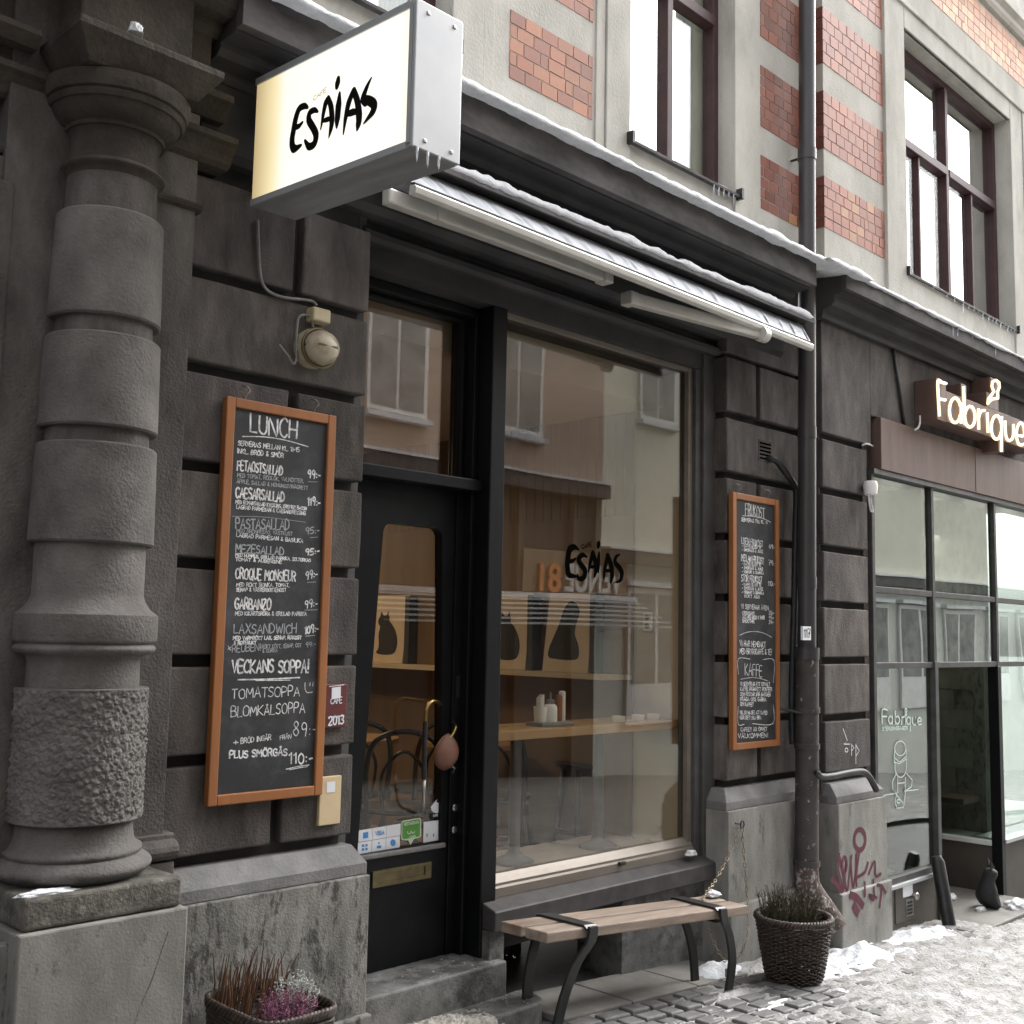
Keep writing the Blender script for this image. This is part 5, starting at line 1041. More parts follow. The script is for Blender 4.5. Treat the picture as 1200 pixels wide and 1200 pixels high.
chalk(bb, BY_, rows, seed=11)
# ------------------------------------------------------------------ small things on the cafe wall
# bulkhead lamp, junction box and cable
wlmp = thing('bulkhead_lamp', atY(373, 410, 0), 'grimy round bulkhead lamp on the wall beside the door', 'wall lamp')
c = atY(372, 409, -.04)
b = MB(); b.lathe([(0, .075), (.03, .08), (.045, .072)], 0, 0, 28); b.v = [(c.x-.01+p[0], -p[2], c.z+p[1]) for p in b.v]; b.build('base', M['lampglass'], wlmp, smooth='auto')
b = MB(); b.lathe([(.04, .074), (.075, .074), (.10, .062), (.115, .04), (.12, .0005)], 0, 0, 28); b.v = [(c.x+p[0]*1.0, -p[2], c.z+p[1]*.92) for p in b.v]; b.build('glass_cover', M['lampglass'], wlmp, smooth=True)
b = MB(); b.tube([(c.x+.08*math.cos(a), -.055, c.z+.076*math.sin(a)) for a in [i*math.pi/12 for i in range(25)]], .006, 6); b.tube([(c.x-.075, -.06, c.z), (c.x-.04, -.115, c.z), (c.x+.04, -.115, c.z), (c.x+.075, -.06, c.z)], .005, 6); b.build('guard', M['oldbrass'], wlmp, smooth=True)
a = atY(367, 357, -.05); d = atY(387, 380, -.05)
tag(MB().box(a.x, d.x, -.055, 0, d.z, a.z-.005).build('junction_box', M['plastic'], bevel=.008, seg=3), 'small yellowed plastic junction box above the bulkhead lamp', 'junction box')
b = MB(); b.tube(smoothpts([atY(x, y, -.012) for x, y in ((302, 258), (303, 290), (305, 320), (309, 335), (319, 344), (335, 349), (355, 351), (366, 353), (371, 358))], 5), .006, 8)
tag(b.build('cable', M['cable'], smooth=True), 'thin grey cable running from the box sign to the junction box', 'cable')
b = MB(); b.tube(smoothpts([atY(x, y, -.03) for x, y in ((367, 384), (364, 372), (357, 369), (350, 372), (348, 385), (347, 405), (347, 422), (343, 426), (338, 418), (332, 410), (327, 404))], 5), .005, 8)
tag(b.build('cable', M['cable'], smooth=True), 'looped grey cable hanging left of the bulkhead lamp', 'cable')
# plates by the door
a = atY(384.5, 802, -.02); d = atY(405.5, 852, -.02)
pl = thing('cafe_plaque', ((a.x+d.x)/2, -.02, d.z), 'maroon plaque lettered with a year, half behind the lunch board', 'plaque')
MB().box(a.x-.03, d.x, -.02, -.006, d.z, a.z).build('plate', M['redplate'], pl, bevel=.003)
b = MB(); e = -.0215
write(b, 'CAFE', atY(387.5, 825, e), atY(400.5, 823.5, e), (0, 0, 1), .022, .0035, jit=0); write(b, '2013', atY(385, 850, e), atY(402.5, 848, e), (0, 0, 1), .033, .006, jit=0); b.ribbon([atY(385, 840.5, e), atY(403, 838.5, e)], .004, (0, -1, 0)); b.ribbon([atY(386, 804.5, e), atY(403, 802.5, e)], .003, (0, -1, 0)); b.build('lettering', M['stick'], pl)
b = MB(); b.poly([atY(*p, e) for p in ((389, 806), (399.5, 804.5), (399.2, 818), (388.7, 819.5))], .0005); b.build('emblem', M['stick'], pl)
a = atY(376, 911, -.02); d = atY(399, 965, -.02)
pl = thing('cafe_plaque', ((a.x+d.x)/2, -.02, d.z), 'cream plaque under the lower right corner of the lunch board', 'plaque')
MB().box(a.x, d.x, -.018, -.0, d.z, a.z).build('plate', M['creamplate'], pl, bevel=.003)
b = MB(); b.poly([atY(*p, -.0195) for p in ((383, 916.5), (393, 915.5), (392.7, 928), (382.7, 929))], .0005); b.build('emblem', M['stick'], pl)
# vent grille with hose
v = thing('vent_grille', atY(897, 528, 0), 'small slotted vent in a stone block above the breakfast board', 'vent')
a = atY(889.5, 516, 0); d = atY(902.5, 541, 0)
MB().box(a.x-.008, d.x+.008, -.004, .004, d.z-.005, a.z+.006).build('plate', M['stone'], v)
b = MB(); H = a.z-d.z
for k in range(5): b.box(a.x, d.x, -.0065, -.003, d.z+H*k/5+.004, d.z+H*(k+.62)/5)
b.build('slot', M['void'], v)
b = MB(); b.tube(smoothpts([atY(900, 538.5, -.01), atY(905, 538, -.035), atY(911, 541, -.045), atY(920, 553, -.045), atY(931, 569, -.045), atY(933.5, 580, -.05), atY(932.5, 620, -.05), atY(931, 700, -.05), atY(929, 770, -.05), atY(928, 830, -.05), atY(929, 872, -.05)], 6), .021, 10)
tag(b.build('rubber_hose', M['rubber'], smooth=True), 'black rubber hose from the vent down along the drainpipe', 'hose')
# drainpipe
def P_(z):  # axis leans a little
    return Vector((6.107-.0155*(5.18-z), -.135, z))
dp = thing('drainpipe', (6.05, -.13, -.05), 'grey drainpipe between cafe and bakery, peeling at its foot', 'drainpipe')
b = MB(); b.tube([P_(7.4), P_(4.98), P_(3.75)], .0525, 24); b.build('upper_pipe', M['pipe'], dp, smooth='auto')
b = MB(); b.tube([P_(3.80), P_(1.60)], .0535, 24); b.build('middle_pipe', M['pipe'], dp, smooth='auto')
b = MB(); b.tube([P_(1.62), P_(.38)], .068, 24); b.build('lower_pipe', M['pipelow'], dp, smooth='auto')
for z, r in ((4.70, .058), (2.93, .057), (2.02, .057), (1.60, .072)): 
    q = MB(); q.tube([P_(z+.05), P_(z-.02)], r, 24); q.build('joint_band', M['pipe'], dp, smooth='auto')
for z in (1.28, 1.07, .40):
    q = MB(); q.tube([P_(z+.02), P_(z-.012)], .075, 24); q.build('collar', M['pipelow'], dp, smooth='auto')
b = MB(); b.tube([P_(1.26)+Vector((-.05, -.02, 0)), P_(1.28)+Vector((-.16, .12, .02))], .009, 8); b.build('wall_clamp', M['iron'], dp)
b = MB(); b.tube([P_(.39), P_(.30), P_(.24)+Vector((.01, -.02, 0)), P_(.12)+Vector((.035, -.10, 0)), P_(.045)+Vector((.05, -.155, 0))], [.068, .070, .074, .080, .082], 24, caps=False); b.build('outlet_shoe', M['rust'], dp, smooth=True)
a = atY(943, 741, -.19)
MB().box(a.x-.045, a.x+.045, -.205, -.190, a.z-.045, a.z+.035).build('number_label', M['stick'], dp)
b = MB(); write(b, '117', (a.x-.035, -.206, a.z-.03), (a.x+.035, -.206, a.z-.03), (0, 0, 1), .05, .008, jit=0); b.build('label_number', M['inkdark'], dp)
a = atY(937.5, 338, -.10); tag(MB().box(a.x-.03, a.x+.03, -.13, -.08, a.z-.03, a.z+.03).build('sensor_box', M['white'], bevel=.006), 'tiny white box fixed to the drainpipe under the cornice', 'sensor')
b = MB(); q = atY(927, 189, 0); b.tube([q, q+Vector((0, -.06, 0)), q+Vector((-.02, -.09, .01))], .008, 6); b.tube([q+Vector((-.012, -.09, .03)), q+Vector((-.02, -.09, -.03))], .007, 6)
tag(b.build('wall_hook', M['iron']), 'small iron hook on the light band left of the upper drainpipe', 'hook')
# black handrail-like tube over the bakery plinth
b = MB(); b.tube(smoothpts([atY(x, y, -.235) for x, y in ((957, 905), (962, 910), (975, 909.5), (992, 906), (1008, 904), (1015, 906.5), (1021, 914), (1027, 926))], 5), .020, 10)
tag(b.build('rubber_hose', M['rubber'], smooth=True), 'black hose laid over the plinth cap right of the drainpipe', 'hose')
# cable and motion sensor on the bakery
b = MB(); b.tube([atY(1046, 405, BY-.012), atY(1060, 498, BY-.012)], .012, 8); tag(b.build('cable', M['rubber'], smooth=True), 'black cable slanting down the bakery frieze', 'cable')
b = MB(); b.tube(smoothpts([atY(x, y, BY-.06) for x, y in ((1078, 487), (1078, 495), (1076, 501), (1072, 504))], 5), .007, 8); tag(b.build('cable', M['whitecable'], smooth=True), 'short white cable end under the lit letter sign', 'cable')
ms = thing('motion_sensor', atY(1018, 575, BY), 'white motion sensor with dangling cables at the bakery window corner', 'sensor')
q = atY(1020, 572, BY-.05); b = MB(); b.lathe([(-.045, .03), (-.04, .042), (.02, .048), (.045, .04), (.05, .001)], 0, 0, 20); b.v = [(q.x+p[0], q.y+p[1], q.z+p[2]) for p in b.v]; b.build('housing', M['porcelain'], ms, smooth='auto')
b = MB(); b.tube([q+Vector((.03, .02, .01)), q+Vector((.08, .04, .03))], .012, 8); b.build('bracket', M['rubber'], ms)
b = MB()
for dx in (0, .03): b.tube(smoothpts([q+Vector((-.03+dx, 0, -.03)), q+Vector((-.04+dx, -.01, -.10)), q+Vector((-.02+dx, -.01, -.15)), q+Vector((.02+dx*.3, -.0, -.14)), q+Vector((.02+dx*.3, .02, -.06))], 5), .006, 6)
b.build('cable_loop', M['whitecable'], ms, smooth=True)
b = MB(); b.tube(smoothpts([atY(1010, 522, BY-.01), atY(1016, 520, BY-.03), atY(1023, 523, BY+.03)], 4), .006, 6); tag(b.build('cable', M['whitecable'], smooth=True), 'short white cable crossing the bakery window corner', 'cable')
# entry panel on the bakery base
kp = thing('entry_panel', atY(1057, 1060, GY), 'entry keypad panel with white notice and round knob under the bakery window', 'keypad')
ky = GY-.016
def plate_px(px, m, par, t=.004, y=ky, name='plate'): b = MB(); b.poly([atY(x, yy_, y) for x, yy_ in px], t, (0, -1, 0)); return b.build(name, m, par)
plate_px([(1049, 1030), (1073, 1025), (1073, 1075), (1050, 1083)], M['bakbase'], kp, .006, ky-.006, 'panel')
plate_px([(1058, 1031), (1069, 1028), (1070, 1049), (1058.5, 1052)], M['stick'], kp, .003, ky-.01, 'notice'); plate_px([(1058, 1031), (1069, 1028), (1069.2, 1031.5), (1058, 1034.5)], M['blue'], kp, .001, ky-.0115, 'notice_header')
plate_px([(1062, 1054.5), (1070.5, 1052), (1071, 1072), (1062.5, 1074.5)], M['steel'], kp, .003, ky-.01, 'keypad'); 
for k in range(4): plate_px([(1063.5, 1057+4.2*k), (1069.3, 1055.3+4.2*k), (1069.4, 1057.9+4.2*k), (1063.6, 1059.6+4.2*k)], M['iron'], kp, .001, ky-.012, 'key')
b = MB(); q = atY(1073, 1050, ky-.03); b.lathe([(-.03, .012), (-.005, .02), (.008, .028), (.02, .02), (.022, .001)], 0, 0, 20); b.v = [(q.x+p[0], q.y-p[2], q.z+p[1]) for p in b.v]; b.build('knob', M['steel'], kp, smooth=True)
# leaning guard post
b = MB(); b.tube([atY(1097, 1003, -.17), atY(1099, 1010, -.18), atY(1113, 1088, -.27)], [.03, .045, .045], 12); tag(b.build('guard_post', M['iron'], smooth='auto'), 'dark rounded guard post leaning at the bakery entrance', 'post')
# graffiti on the plinth and tags
gf = MB(); gY = BY-.085-.0012
def gfun(x, y): Y = gY if y < 1040-.38*(x-985)*0+ (1046-(x-967)*.21)-1040+0 else gY-.025; return atY(x, y, Y)
def gst(pts, w, mb=gf):
    P = smoothpts([Vector((x, y, 0)) for x, y in pts], 5); SK[0] += 1
    run_ = []; last = None
    def flush():
        if len(run_) > 1: mb.ribbon([atY(q.x, q.y, last) for q in run_], w*1.45, (0, -1, 0), .0003*(SK[0] % 9))
    for q in P:
        edge = 1053-(q.x-969)*.30; Y = gY if q.y < edge-1 else gY-.0255
        if last is not None and Y != last: flush(); run_ = []
        run_.append(q); last = Y
    flush()
gst([(975, 1030), (980, 1036), (987, 1045)], .022); gst([(983, 1001), (982, 1020), (989, 1046)], .018); gst([(983, 1002), (988, 1025), (990, 1040)], .016)
gst(arc(989.5, 1013, 2.6, 9, 70, 430, 12), .013); gst([(992, 1010), (990, 1028), (993, 1044), (996, 1020), (998, 1003)], .014); gst([(997, 1004), (998, 1025), (1000, 1040), (1003, 1018), (1004, 1000)], .014); gst([(1003, 1002), (1003, 1025), (1004, 1038)], .014)
gst(arc(1007.5, 984, 6.5, 12, 85, 445, 20), .022); gst([(1007, 998), (1005, 1012), (1003, 1030)], .014); gst([(1003, 1028), (1008, 1026), (1014, 1021), (1017, 1011)], .015); gst([(1018, 1024), (1021, 1016), (1025, 1010), (1026, 1026), (1032, 1024)], .014)
gst([(1013, 1034), (1013.5, 1050)], .014); gst([(1023, 1031), (1024, 1054), (1018, 1049), (1027, 1052)], .014); gst([(1028, 1037), (1033, 1040), (1031, 1063)], .014); gst([(1033, 1038), (1038, 1046)], .016)
gst([(997, 1049), (1004, 1052), (1011, 1061)], .03); gst([(1001, 1062), (1005, 1069)], .035)
tag(gf.build('graffiti', M['graff']), 'maroon spray paint scrawl on the pale plinth right of the drainpipe', 'graffiti')
gt = MB()
for p in ([(988, 854), (993, 868), (989, 872), (996, 872)], arc(992, 879, 1.8, 2.4, 0, 360, 8), [(998, 872), (998, 885)], [(998, 873), (1001, 876), (998, 880)], [(1003, 872), (1003, 895)], [(1003, 873), (1007, 880), (1003, 886)]):
    gt.ribbon([atY(x, y, BY-.0012) for x, y in p], .006, (0, -1, 0))
tag(gt.build('graffiti', M['stick']), 'small white scratched tag on the dark stone right of the drainpipe', 'graffiti')
# chain, ring and padlock
ch = thing('locking_chain', atY(868, 966, -.06), 'rusty chain from a wall ring to a padlock locking the bench', 'chain')
def chain(pts, r=.0075, step=.026):
    P = smoothpts(pts, 10); b = MB(); L = 0; k = 0
    for i in range(len(P)-1):
        seg = (P[i+1]-P[i]).length; L += seg
        if L >= step:
            L = 0; d = (P[i+1]-P[i]).normalized(); e = d.orthogonal().normalized(); gg = d.cross(e); s_ = e if k % 2 else gg; k += 1
            b.tube([P[i]+d*(.016*math.cos(t))+s_*(r*math.sin(t)) for t in [j*math.pi/5 for j in range(11)]], .0024, 5, caps=False)
    return b
ringp = atY(868, 966, -.075)
ch_m = mat('rusty_chain', (.20, .15, .10), (.33, .27, .20), .55, .5, scale=60)
pts = [ringp+Vector((.01, 0, -.01)), atY(871, 990, -.075), atY(874, 1030, -.08), atY(876, 1060, -.12), atY(876, 1095, -.2), atY(868, 1118, -.26), atY(857, 1132, -.28)]
chain(pts).build('chain', ch_m, ch); chain([ringp+Vector((-.01, 0, -.01)), atY(855, 1000, -.10), atY(838, 1032, -.16), atY(824, 1052, -.25), atY(822, 1060, -.25)]).build('chain', ch_m, ch); chain([atY(824, 1076, -.30), atY(838, 1108, -.28), atY(852, 1130, -.28)]).build('chain', ch_m, ch)
b = MB(); b.tube([ringp+Vector((.018*math.cos(t), -.01, .02*math.sin(t))) for t in [j*math.pi/8 for j in range(17)]], .004, 6); b.tube([ringp+Vector((-.05, 0, .01)), ringp+Vector((-.01, -.01, .005))], .005, 6); b.build('wall_ring', M['iron'], ch)
q = atY(855, 1140, -.28); b = MB(); b.box(q.x-.022, q.x+.022, -.29, -.265, q.z-.02, q.z+.022); b.build('padlock', M['steel'], ch, bevel=.004); b = MB(); b.tube(smoothpts([q+Vector((-.013, 0, .02)), q+Vector((-.013, 0, .045)), q+Vector((0, 0, .058)), q+Vector((.013, 0, .045)), q+Vector((.013, 0, .02))], 4), .004, 6); b.build('padlock_shackle', M['steel'], ch)

# ------------------------------------------------------------------ bench
FL, FR, BRr, BLl = atZ(641, 1093, .46), atZ(877, 1061, .385), atZ(833, 1050, .385), atZ(593, 1081, .46)
BLl = FL+(BLl-FL).normalized()*.262; BRr = FR+(BRr-FR).normalized()*.262
bn = thing('bench', (FL+FR+BLl+BRr)/4-Vector((0, 0, .42)), 'backless bench of two wooden planks on black iron legs under the window', 'bench')
def quadbox(a, b_, c, d, t): # top face a,b,c,d
    return MB().add([Vector(p) for p in (a, b_, c, d)]+[Vector(p)-Vector((0, 0, t)) for p in (a, b_, c, d)], [(0, 1, 2, 3), (7, 6, 5, 4), (0, 4, 5, 1), (1, 5, 6, 2), (2, 6, 7, 3), (3, 7, 4, 0)])
def L_(a, b_, t): return a+(b_-a)*t
quadbox(FL, FR, L_(FR, BRr, .46), L_(FL, BLl, .46), .045).build('plank', M['benchwood'], bn, bevel=.006)
quadbox(L_(FL, BLl, .54), L_(FR, BRr, .54), BRr, BLl, .045).build('plank', M['benchwood'], bn, bevel=.006)
along = (FR-FL).normalized(); inw = (BLl-FL).normalized()
for t, spl, ff, fbk in ((.185, -1, (655, 1192), (603, 1163)), (.835, 1, (871.5, 1142), (817, 1127))):
    A = L_(FL, FR, t); Bk = L_(BLl, BRr, t); z = Vector((0, 0, .006))
    b = MB(); b.bar([A-inw*.014+z-Vector((0, 0, .012)), A+z, L_(A, Bk, .5)+z, Bk+z, Bk+inw*.014+z-Vector((0, 0, .012))], .074, .010, along); b.build('strap', M['iron'], bn, bevel=.002)
    gF = A.copy(); gF.z = gz(A.x)
    foot = Vector((A.x+spl*.150, A.y+.05, 0)); foot.z = gz(foot.x)-.01
    mid1 = A+Vector((spl*.085, .0, -.14)); mid2 = A+Vector((spl*.138, .02, -.27))
    b = MB(); b.bar(smoothpts([A-inw*.018+z, A-inw*.018-Vector((0, 0, .055))+along*spl*.012, mid1, mid2, foot], 6), .052, .016, along); b.build('leg', M['iron'], bn, bevel=.003)
    footb = Vector((Bk.x+spl*.12, Bk.y-.02, 0)); footb.z = gz(footb.x)-.01
    b = MB(); b.bar(smoothpts([Bk+inw*.018+z, Bk+inw*.018-Vector((0, 0, .055))+along*spl*.012, Bk+Vector((spl*.07, .0, -.14)), Bk+Vector((spl*.112, -.01, -.27)), footb], 6), .052, .016, along); b.build('leg', M['iron'], bn, bevel=.003)
    b = MB(); b.bar([A+Vector((0, .01, -.058)), Bk+Vector((0, -.01, -.058))], .03, .012, along); b.build('under_brace', M['iron'], bn)
def lump(P, r, label, seed, flat=.55, ax=1.5, kind=None):
    me = bmesh.new(); bmesh.ops.create_icosphere(me, subdivisions=4, radius=1)
    vs = []; fs = [[v.index for v in f.verts] for f in me.faces]
    for v in me.verts:
        p = v.co; k = 1+.35*noise.fractal(p*1.7+Vector((seed, 0, 0)), .8, 2, 4); vs.append((P[0]+p.x*r*ax*k, P[1]+p.y*r*k, P[2]+max(-.15, p.z)*r*flat*2*k))
    me.free(); return tag(MB().add(vs, fs).build('snow_lump', M['snow'], smooth=True), label, 'snow')
lump(atZ(836, 1049, .40), .028, 'small snow lump on the right end of the bench', 1, .4, 1.7)
lump(atY(810, 1001, .07), .024, 'small snow lump in the right corner of the window sill', 2, .5, 1.6)
lump(atY(159, 38, -.30), .022, 'white lump of snow perched on the column abacus', 5, .75, 1.0)
lump(Vector((3.64, .20, .27)), .020, 'tiny snow lump at the foot of the door post', 4, .5, 1.1)
lump(atY(60, 1047, -.33)+Vector((0, .03, -.004)), .03, 'thin patch of snow on the column base block', 7, .18, 2.6)
for k, (x, y, r) in enumerate(((1112, 1052, .05), (1149, 1066, .03), (1190, 1062, .07))): lump(atZ(x, y, -.20), r, ('snow patch inside the bakery entrance', 'snow wedge beside the black cat figure', 'snow heap at the foot of the bakery base')[k], 9+k, .35, 1.7)
# slush on the low step
sp = MB(); nx, ny = 220, 52; keep = []
def sh_(X, Y):
    n1 = noise.fractal(Vector((X*6, Y*9, 2)), .9, 2.1, 5); n2 = noise.fractal(Vector((X*26, Y*30, 2)), .8, 2.1, 4)
    e = sstep(3.62, 3.15, X+.16*n1)*sstep(.03, -.06, Y)
    return -.012+.042*e*(.75+.55*n1)+.016*n2*e+.004*noise.noise(Vector((X*70, Y*70, 0)))
vs = []
for j in range(ny+1):
    for i in range(nx+1):
        X, Y = 2.75+1.0*i/nx, -.20+.198*j/ny; h = sh_(X, Y); keep.append(h); h -= .10*sstep(-.165, -.20, Y); vs.append((X, Y, .118+h))
fs = [q for q in ((j*(nx+1)+i, j*(nx+1)+i+1, (j+1)*(nx+1)+i+1, (j+1)*(nx+1)+i) for j in range(ny) for i in range(nx)) if max(keep[k] for k in q) > -.004]
tag(sp.add(vs, fs).build('slush', M['stepslush'], smooth=True), 'sandy slush trodden onto the low door step', kind='stuff')
cr = MB(); rg = random.Random(12)
for _ in range(160):
    X, Y = rg.uniform(2.8, 3.76), rg.uniform(-.15, .24); zz = .118 if Y < 0 else .262
    if Y >= 0 and rg.random() < .45: continue
    r = rg.uniform(.002, .007); cr.add([(X+r*math.cos(a)*rg.uniform(.6, 1), Y+r*math.sin(a)*rg.uniform(.6, 1), zz+.0005) for a in (0, 1.3, 2.5, 3.8, 5)]+[(X, Y, zz+r*rg.uniform(.5, 1))], [(0, 1, 5), (1, 2, 5), (2, 3, 5), (3, 4, 5), (4, 0, 5)])
tag(cr.build('slush_crumbs', M['stepslush']), 'crumbs of dirty snow on the door steps', kind='stuff')

# ------------------------------------------------------------------ wicker basket by the pipe, with dry heather
bx = Vector((5.34, -.45, 0)); bx.z = gz(bx.x)
C0 = atZ(930, 1074, .27); bx = Vector((C0.x, C0.y, gz(C0.x)+.01)); RT = .186; HB = .27-bx.z
bk = thing('wicker_basket', bx, 'round dark wicker basket holding a dry plant beside the drainpipe', 'basket')
def weave(cx, cy, z0, z1, r0, r1, sx=1, sy=1, nrow=16, nst=34, m='wicker', par=None, sq=False):
    def rad(z): return r0+(r1-r0)*((z-z0)/(z1-z0))**.8
    def pos(a, r, z):
        c, s_ = math.cos(a), math.sin(a)
        if sq: k = 1/(abs(c)**5+abs(s_)**5)**.2; c *= k; s_ *= k
        return Vector((cx+sx*r*c, cy+sy*r*s_, z))
    b = MB()
    for k in range(nrow):
        z = z0+(z1-z0)*(k+.5)/nrow; ph = math.pi*(k % 2); N = nst*4
        b.tube([pos(2*math.pi*i/N, rad(z)+.007*math.cos(nst/2*2*math.pi*i/N*1+ph)+.005*noise.noise(Vector((i*.23, k*3, 0))), z+.007*noise.noise(Vector((i*.07, k*1.3, 5)))) for i in range(N+1)], (z1-z0)/nrow*.53, 6, caps=False)
    for i in range(nst): a = 2*math.pi*i/nst; b.tube([pos(a, rad(z0)-.001, z0), pos(a, rad((z0+z1)/2), (z0+z1)/2), pos(a, rad(z1), z1+.01)], .005, 6)
    b.build('woven_side', M[m], par, smooth=True)
    b = MB()
    for s_, rr_ in ((0, .011), (2.1, .011), (4.2, .010)):
        N = 140; b.tube([pos(2*math.pi*i/N, r1+.012*math.cos(2*math.pi*i/N*22+s_), z1+.006+.012*math.sin(2*math.pi*i/N*22+s_)) for i in range(N+1)], rr_*.8, 6, caps=False)
    b.build('braided_rim', M['wicker'], par, smooth=True)
    b = MB(); N = 32; b.poly([pos(2*math.pi*i/N, rad(z1-.05)-.005, z1-.05) for i in range(N)]); b.build('soil', M['soil'], par)
    b = MB(); b.poly([pos(2*math.pi*i/N, rad(z0)-.004, z0+.01) for i in range(N)]); b.build('bottom', M['wicker'], par)
    return pos
weave(bx.x, bx.y, bx.z, .26, .135, RT, nrow=30, nst=44, par=bk)
b = MB()
for i in range(3): b.tube(smoothpts([Vector((bx.x+RT*1.03*math.cos(a_), bx.y+RT*1.03*math.sin(a_), .262+.012*math.sin(3*a_+i*2))) for a_ in [math.radians(-150+12*j) for j in range(9+3*i)]], 3), .0055, 6)
b.build('loose_withy', M['wickerpale'], bk, smooth=True)
def tuft(cx, cy, z, n, h, spread, r, lean, rg, m, name, label, cat, thick=.003, kinks=True, clump=None):
    b = MB()
    for i in range(n):
        a_ = rg.uniform(0, 2*math.pi); q = r*math.sqrt(rg.random()); P = Vector((cx+q*math.cos(a_), cy+q*math.sin(a_), z)); H = h*rg.uniform(.5, 1.05)
        D = Vector((rg.gauss(lean[0], spread), rg.gauss(lean[1], spread), 1)).normalized(); k = Vector((rg.uniform(-.12, .12), rg.uniform(-.12, .12), 0))
        pts = [P, P+D*H*.5, P+(D+k).normalized()*H]; b.tube(pts, [thick, thick*.85, thick*.3], 4)
        if kinks:
            for _ in range(5):
                t = rg.uniform(.3, .95); s_ = P+D*H*t; b.tube([s_, s_+Vector((rg.uniform(-1, 1), rg.uniform(-1, 1), rg.uniform(.3, 1.4)))*.022], [thick*.7, thick*.2], 3)
    return tag(b.build(name, m), label, cat)
tuft(bx.x+.01, bx.y+.03, .20, 230, .20, .22, .14, (0, 0), random.Random(8), M['heathergreen'], 'dry_heather', 'dry brownish green heather in the round basket by the drainpipe', 'plant')
b = MB(); rg = random.Random(2)
# ------------------------------------------------------------------ flower basket at the picture's lower edge
cx, cy, hx, hy = 2.235, -.325, .148, .205
fbz = gz(cx)+.0
fb = thing('flower_basket', (cx, cy, fbz), 'low square dark wicker basket of flowers in front of the left plinth', 'basket')
weave(cx, cy, fbz, .455, .84, 1.0, sx=hx, sy=hy, nrow=26, nst=40, par=fb, sq=True)

tuft(cx-.02, cy+.12, .40, 70, .21, .05, .12, (.16, -.02), random.Random(3), M['reed'], 'dry_stalks', 'row of dry brown stalks standing in the back of the flower basket', 'plant', thick=.0045, kinks=False)
def heather(px, py, z, rx, ry, n, h, m, stem, name, label, rg, lz=0):
    b = MB()
    for i in range(n):
        a_ = rg.uniform(0, 2*math.pi); q = math.sqrt(rg.random()); d = Vector((rx*q*math.cos(a_), ry*q*math.sin(a_), 0)); top = Vector((px, py, z))+d*1.25+Vector((rg.uniform(-.01, .01), rg.uniform(-.01, .01), h*(1-.55*q*q)*rg.uniform(.7, 1.1)))
        base = Vector((px, py, z-.05))+d*.6
        for k in range(9):
            t = .35+.65*k/8; P = base+(top-base)*t
            for _ in range(2):
                u = Vector((rg.gauss(0, 1), rg.gauss(0, 1), rg.gauss(.4, .8))).normalized(); v = u.orthogonal().normalized(); w = rg.uniform(.004, .0085)
                b.add([P+v*w*.35, P+u*w*1.8, P-v*w*.35, P+u*w*.6+u.cross(v)*w*.4], [(0, 1, 2), (0, 3, 2), (1, 3, 0)])
    return tag(b.build(name, m), label, 'flower')
heather(cx-.005, cy-.10, .44, .085, .085, 120, .095, M['pink'], None, 'pink_heather', 'purple pink heather clump in the square flower basket', random.Random(4))
heather(cx+.085, cy-.02, .44, .065, .075, 80, .115, M['palefl'], None, 'silver_plant', 'silver white leafy plant beside the pink heather', random.Random(6))

# ------------------------------------------------------------------ black cat figure at the bakery step
cp0 = atY(1157, 1062, -.13); cz = -.205
cp0 = atZ(1156, 1064, cz)
cat = thing('cat_figure', (cp0.x, cp0.y, cz), 'black sitting cat figure on the bakery entrance step', 'cat figure')
def catmesh():
    vs = [(0, 0, .06), (0, .01, .13), (0, -.005, .21), (0, -.015, .275), (0, -.04, .33), (.04, -.07, .045), (.05, -.10, .015), (-.04, -.07, .045), (-.05, -.10, .015), (.022, -.06, .17), (.026, -.085, .08), (.026, -.10, .012), (-.022, -.06, .17), (-.026, -.085, .08), (-.026, -.10, .012), (.09, .02, .03), (.12, -.05, .015), (0, -.052, .385)]
    ed = [(0, 1), (1, 2), (2, 3), (3, 4), (0, 5), (5, 6), (0, 7), (7, 8), (2, 9), (9, 10), (10, 11), (2, 12), (12, 13), (13, 14), (0, 15), (15, 16), (4, 17)]
    rad = [.09, .092, .070, .052, .070, .045, .022, .045, .022, .03, .022, .02, .03, .022, .02, .02, .014, .052]
    me = bpy.data.meshes.new('body'); me.from_pydata([(x, y, z) for x, y, z in vs], ed, []); o = bpy.data.objects.new('body', me); COL.objects.link(o)
    sk = o.modifiers.new('skin', 'SKIN'); sk.use_smooth_shade = True
    for i, r_ in enumerate(rad): me.skin_vertices[0].data[i].radius = (r_, r_)
    me.skin_vertices[0].data[0].use_root = True
    ss = o.modifiers.new('sub', 'SUBSURF'); ss.levels = 2; ss.render_levels = 2; me.materials.append(M['catblack']); return o
o = catmesh(); o.parent = cat; o.rotation_euler = (0, 0, math.radians(35)); o.scale = (.85, .85, .74)
for sx in (-1, 1):
    b = MB(); Rz = Matrix.Rotation(math.radians(35), 3, 'Z'); tri = [Vector((sx*.006, -.03, .40)), Vector((sx*.058, -.03, .375)), Vector((sx*.046, -.03, .475)), Vector((sx*.03, -.07, .395))]
    b.add([Vector((cp0.x, cp0.y, cz))+Rz@Vector((q.x*.85, q.y*.85, q.z*.74)) for q in tri], [(0, 1, 2), (1, 3, 2), (3, 0, 2), (0, 3, 1)]); b.build('ear', M['catblack'], cat)

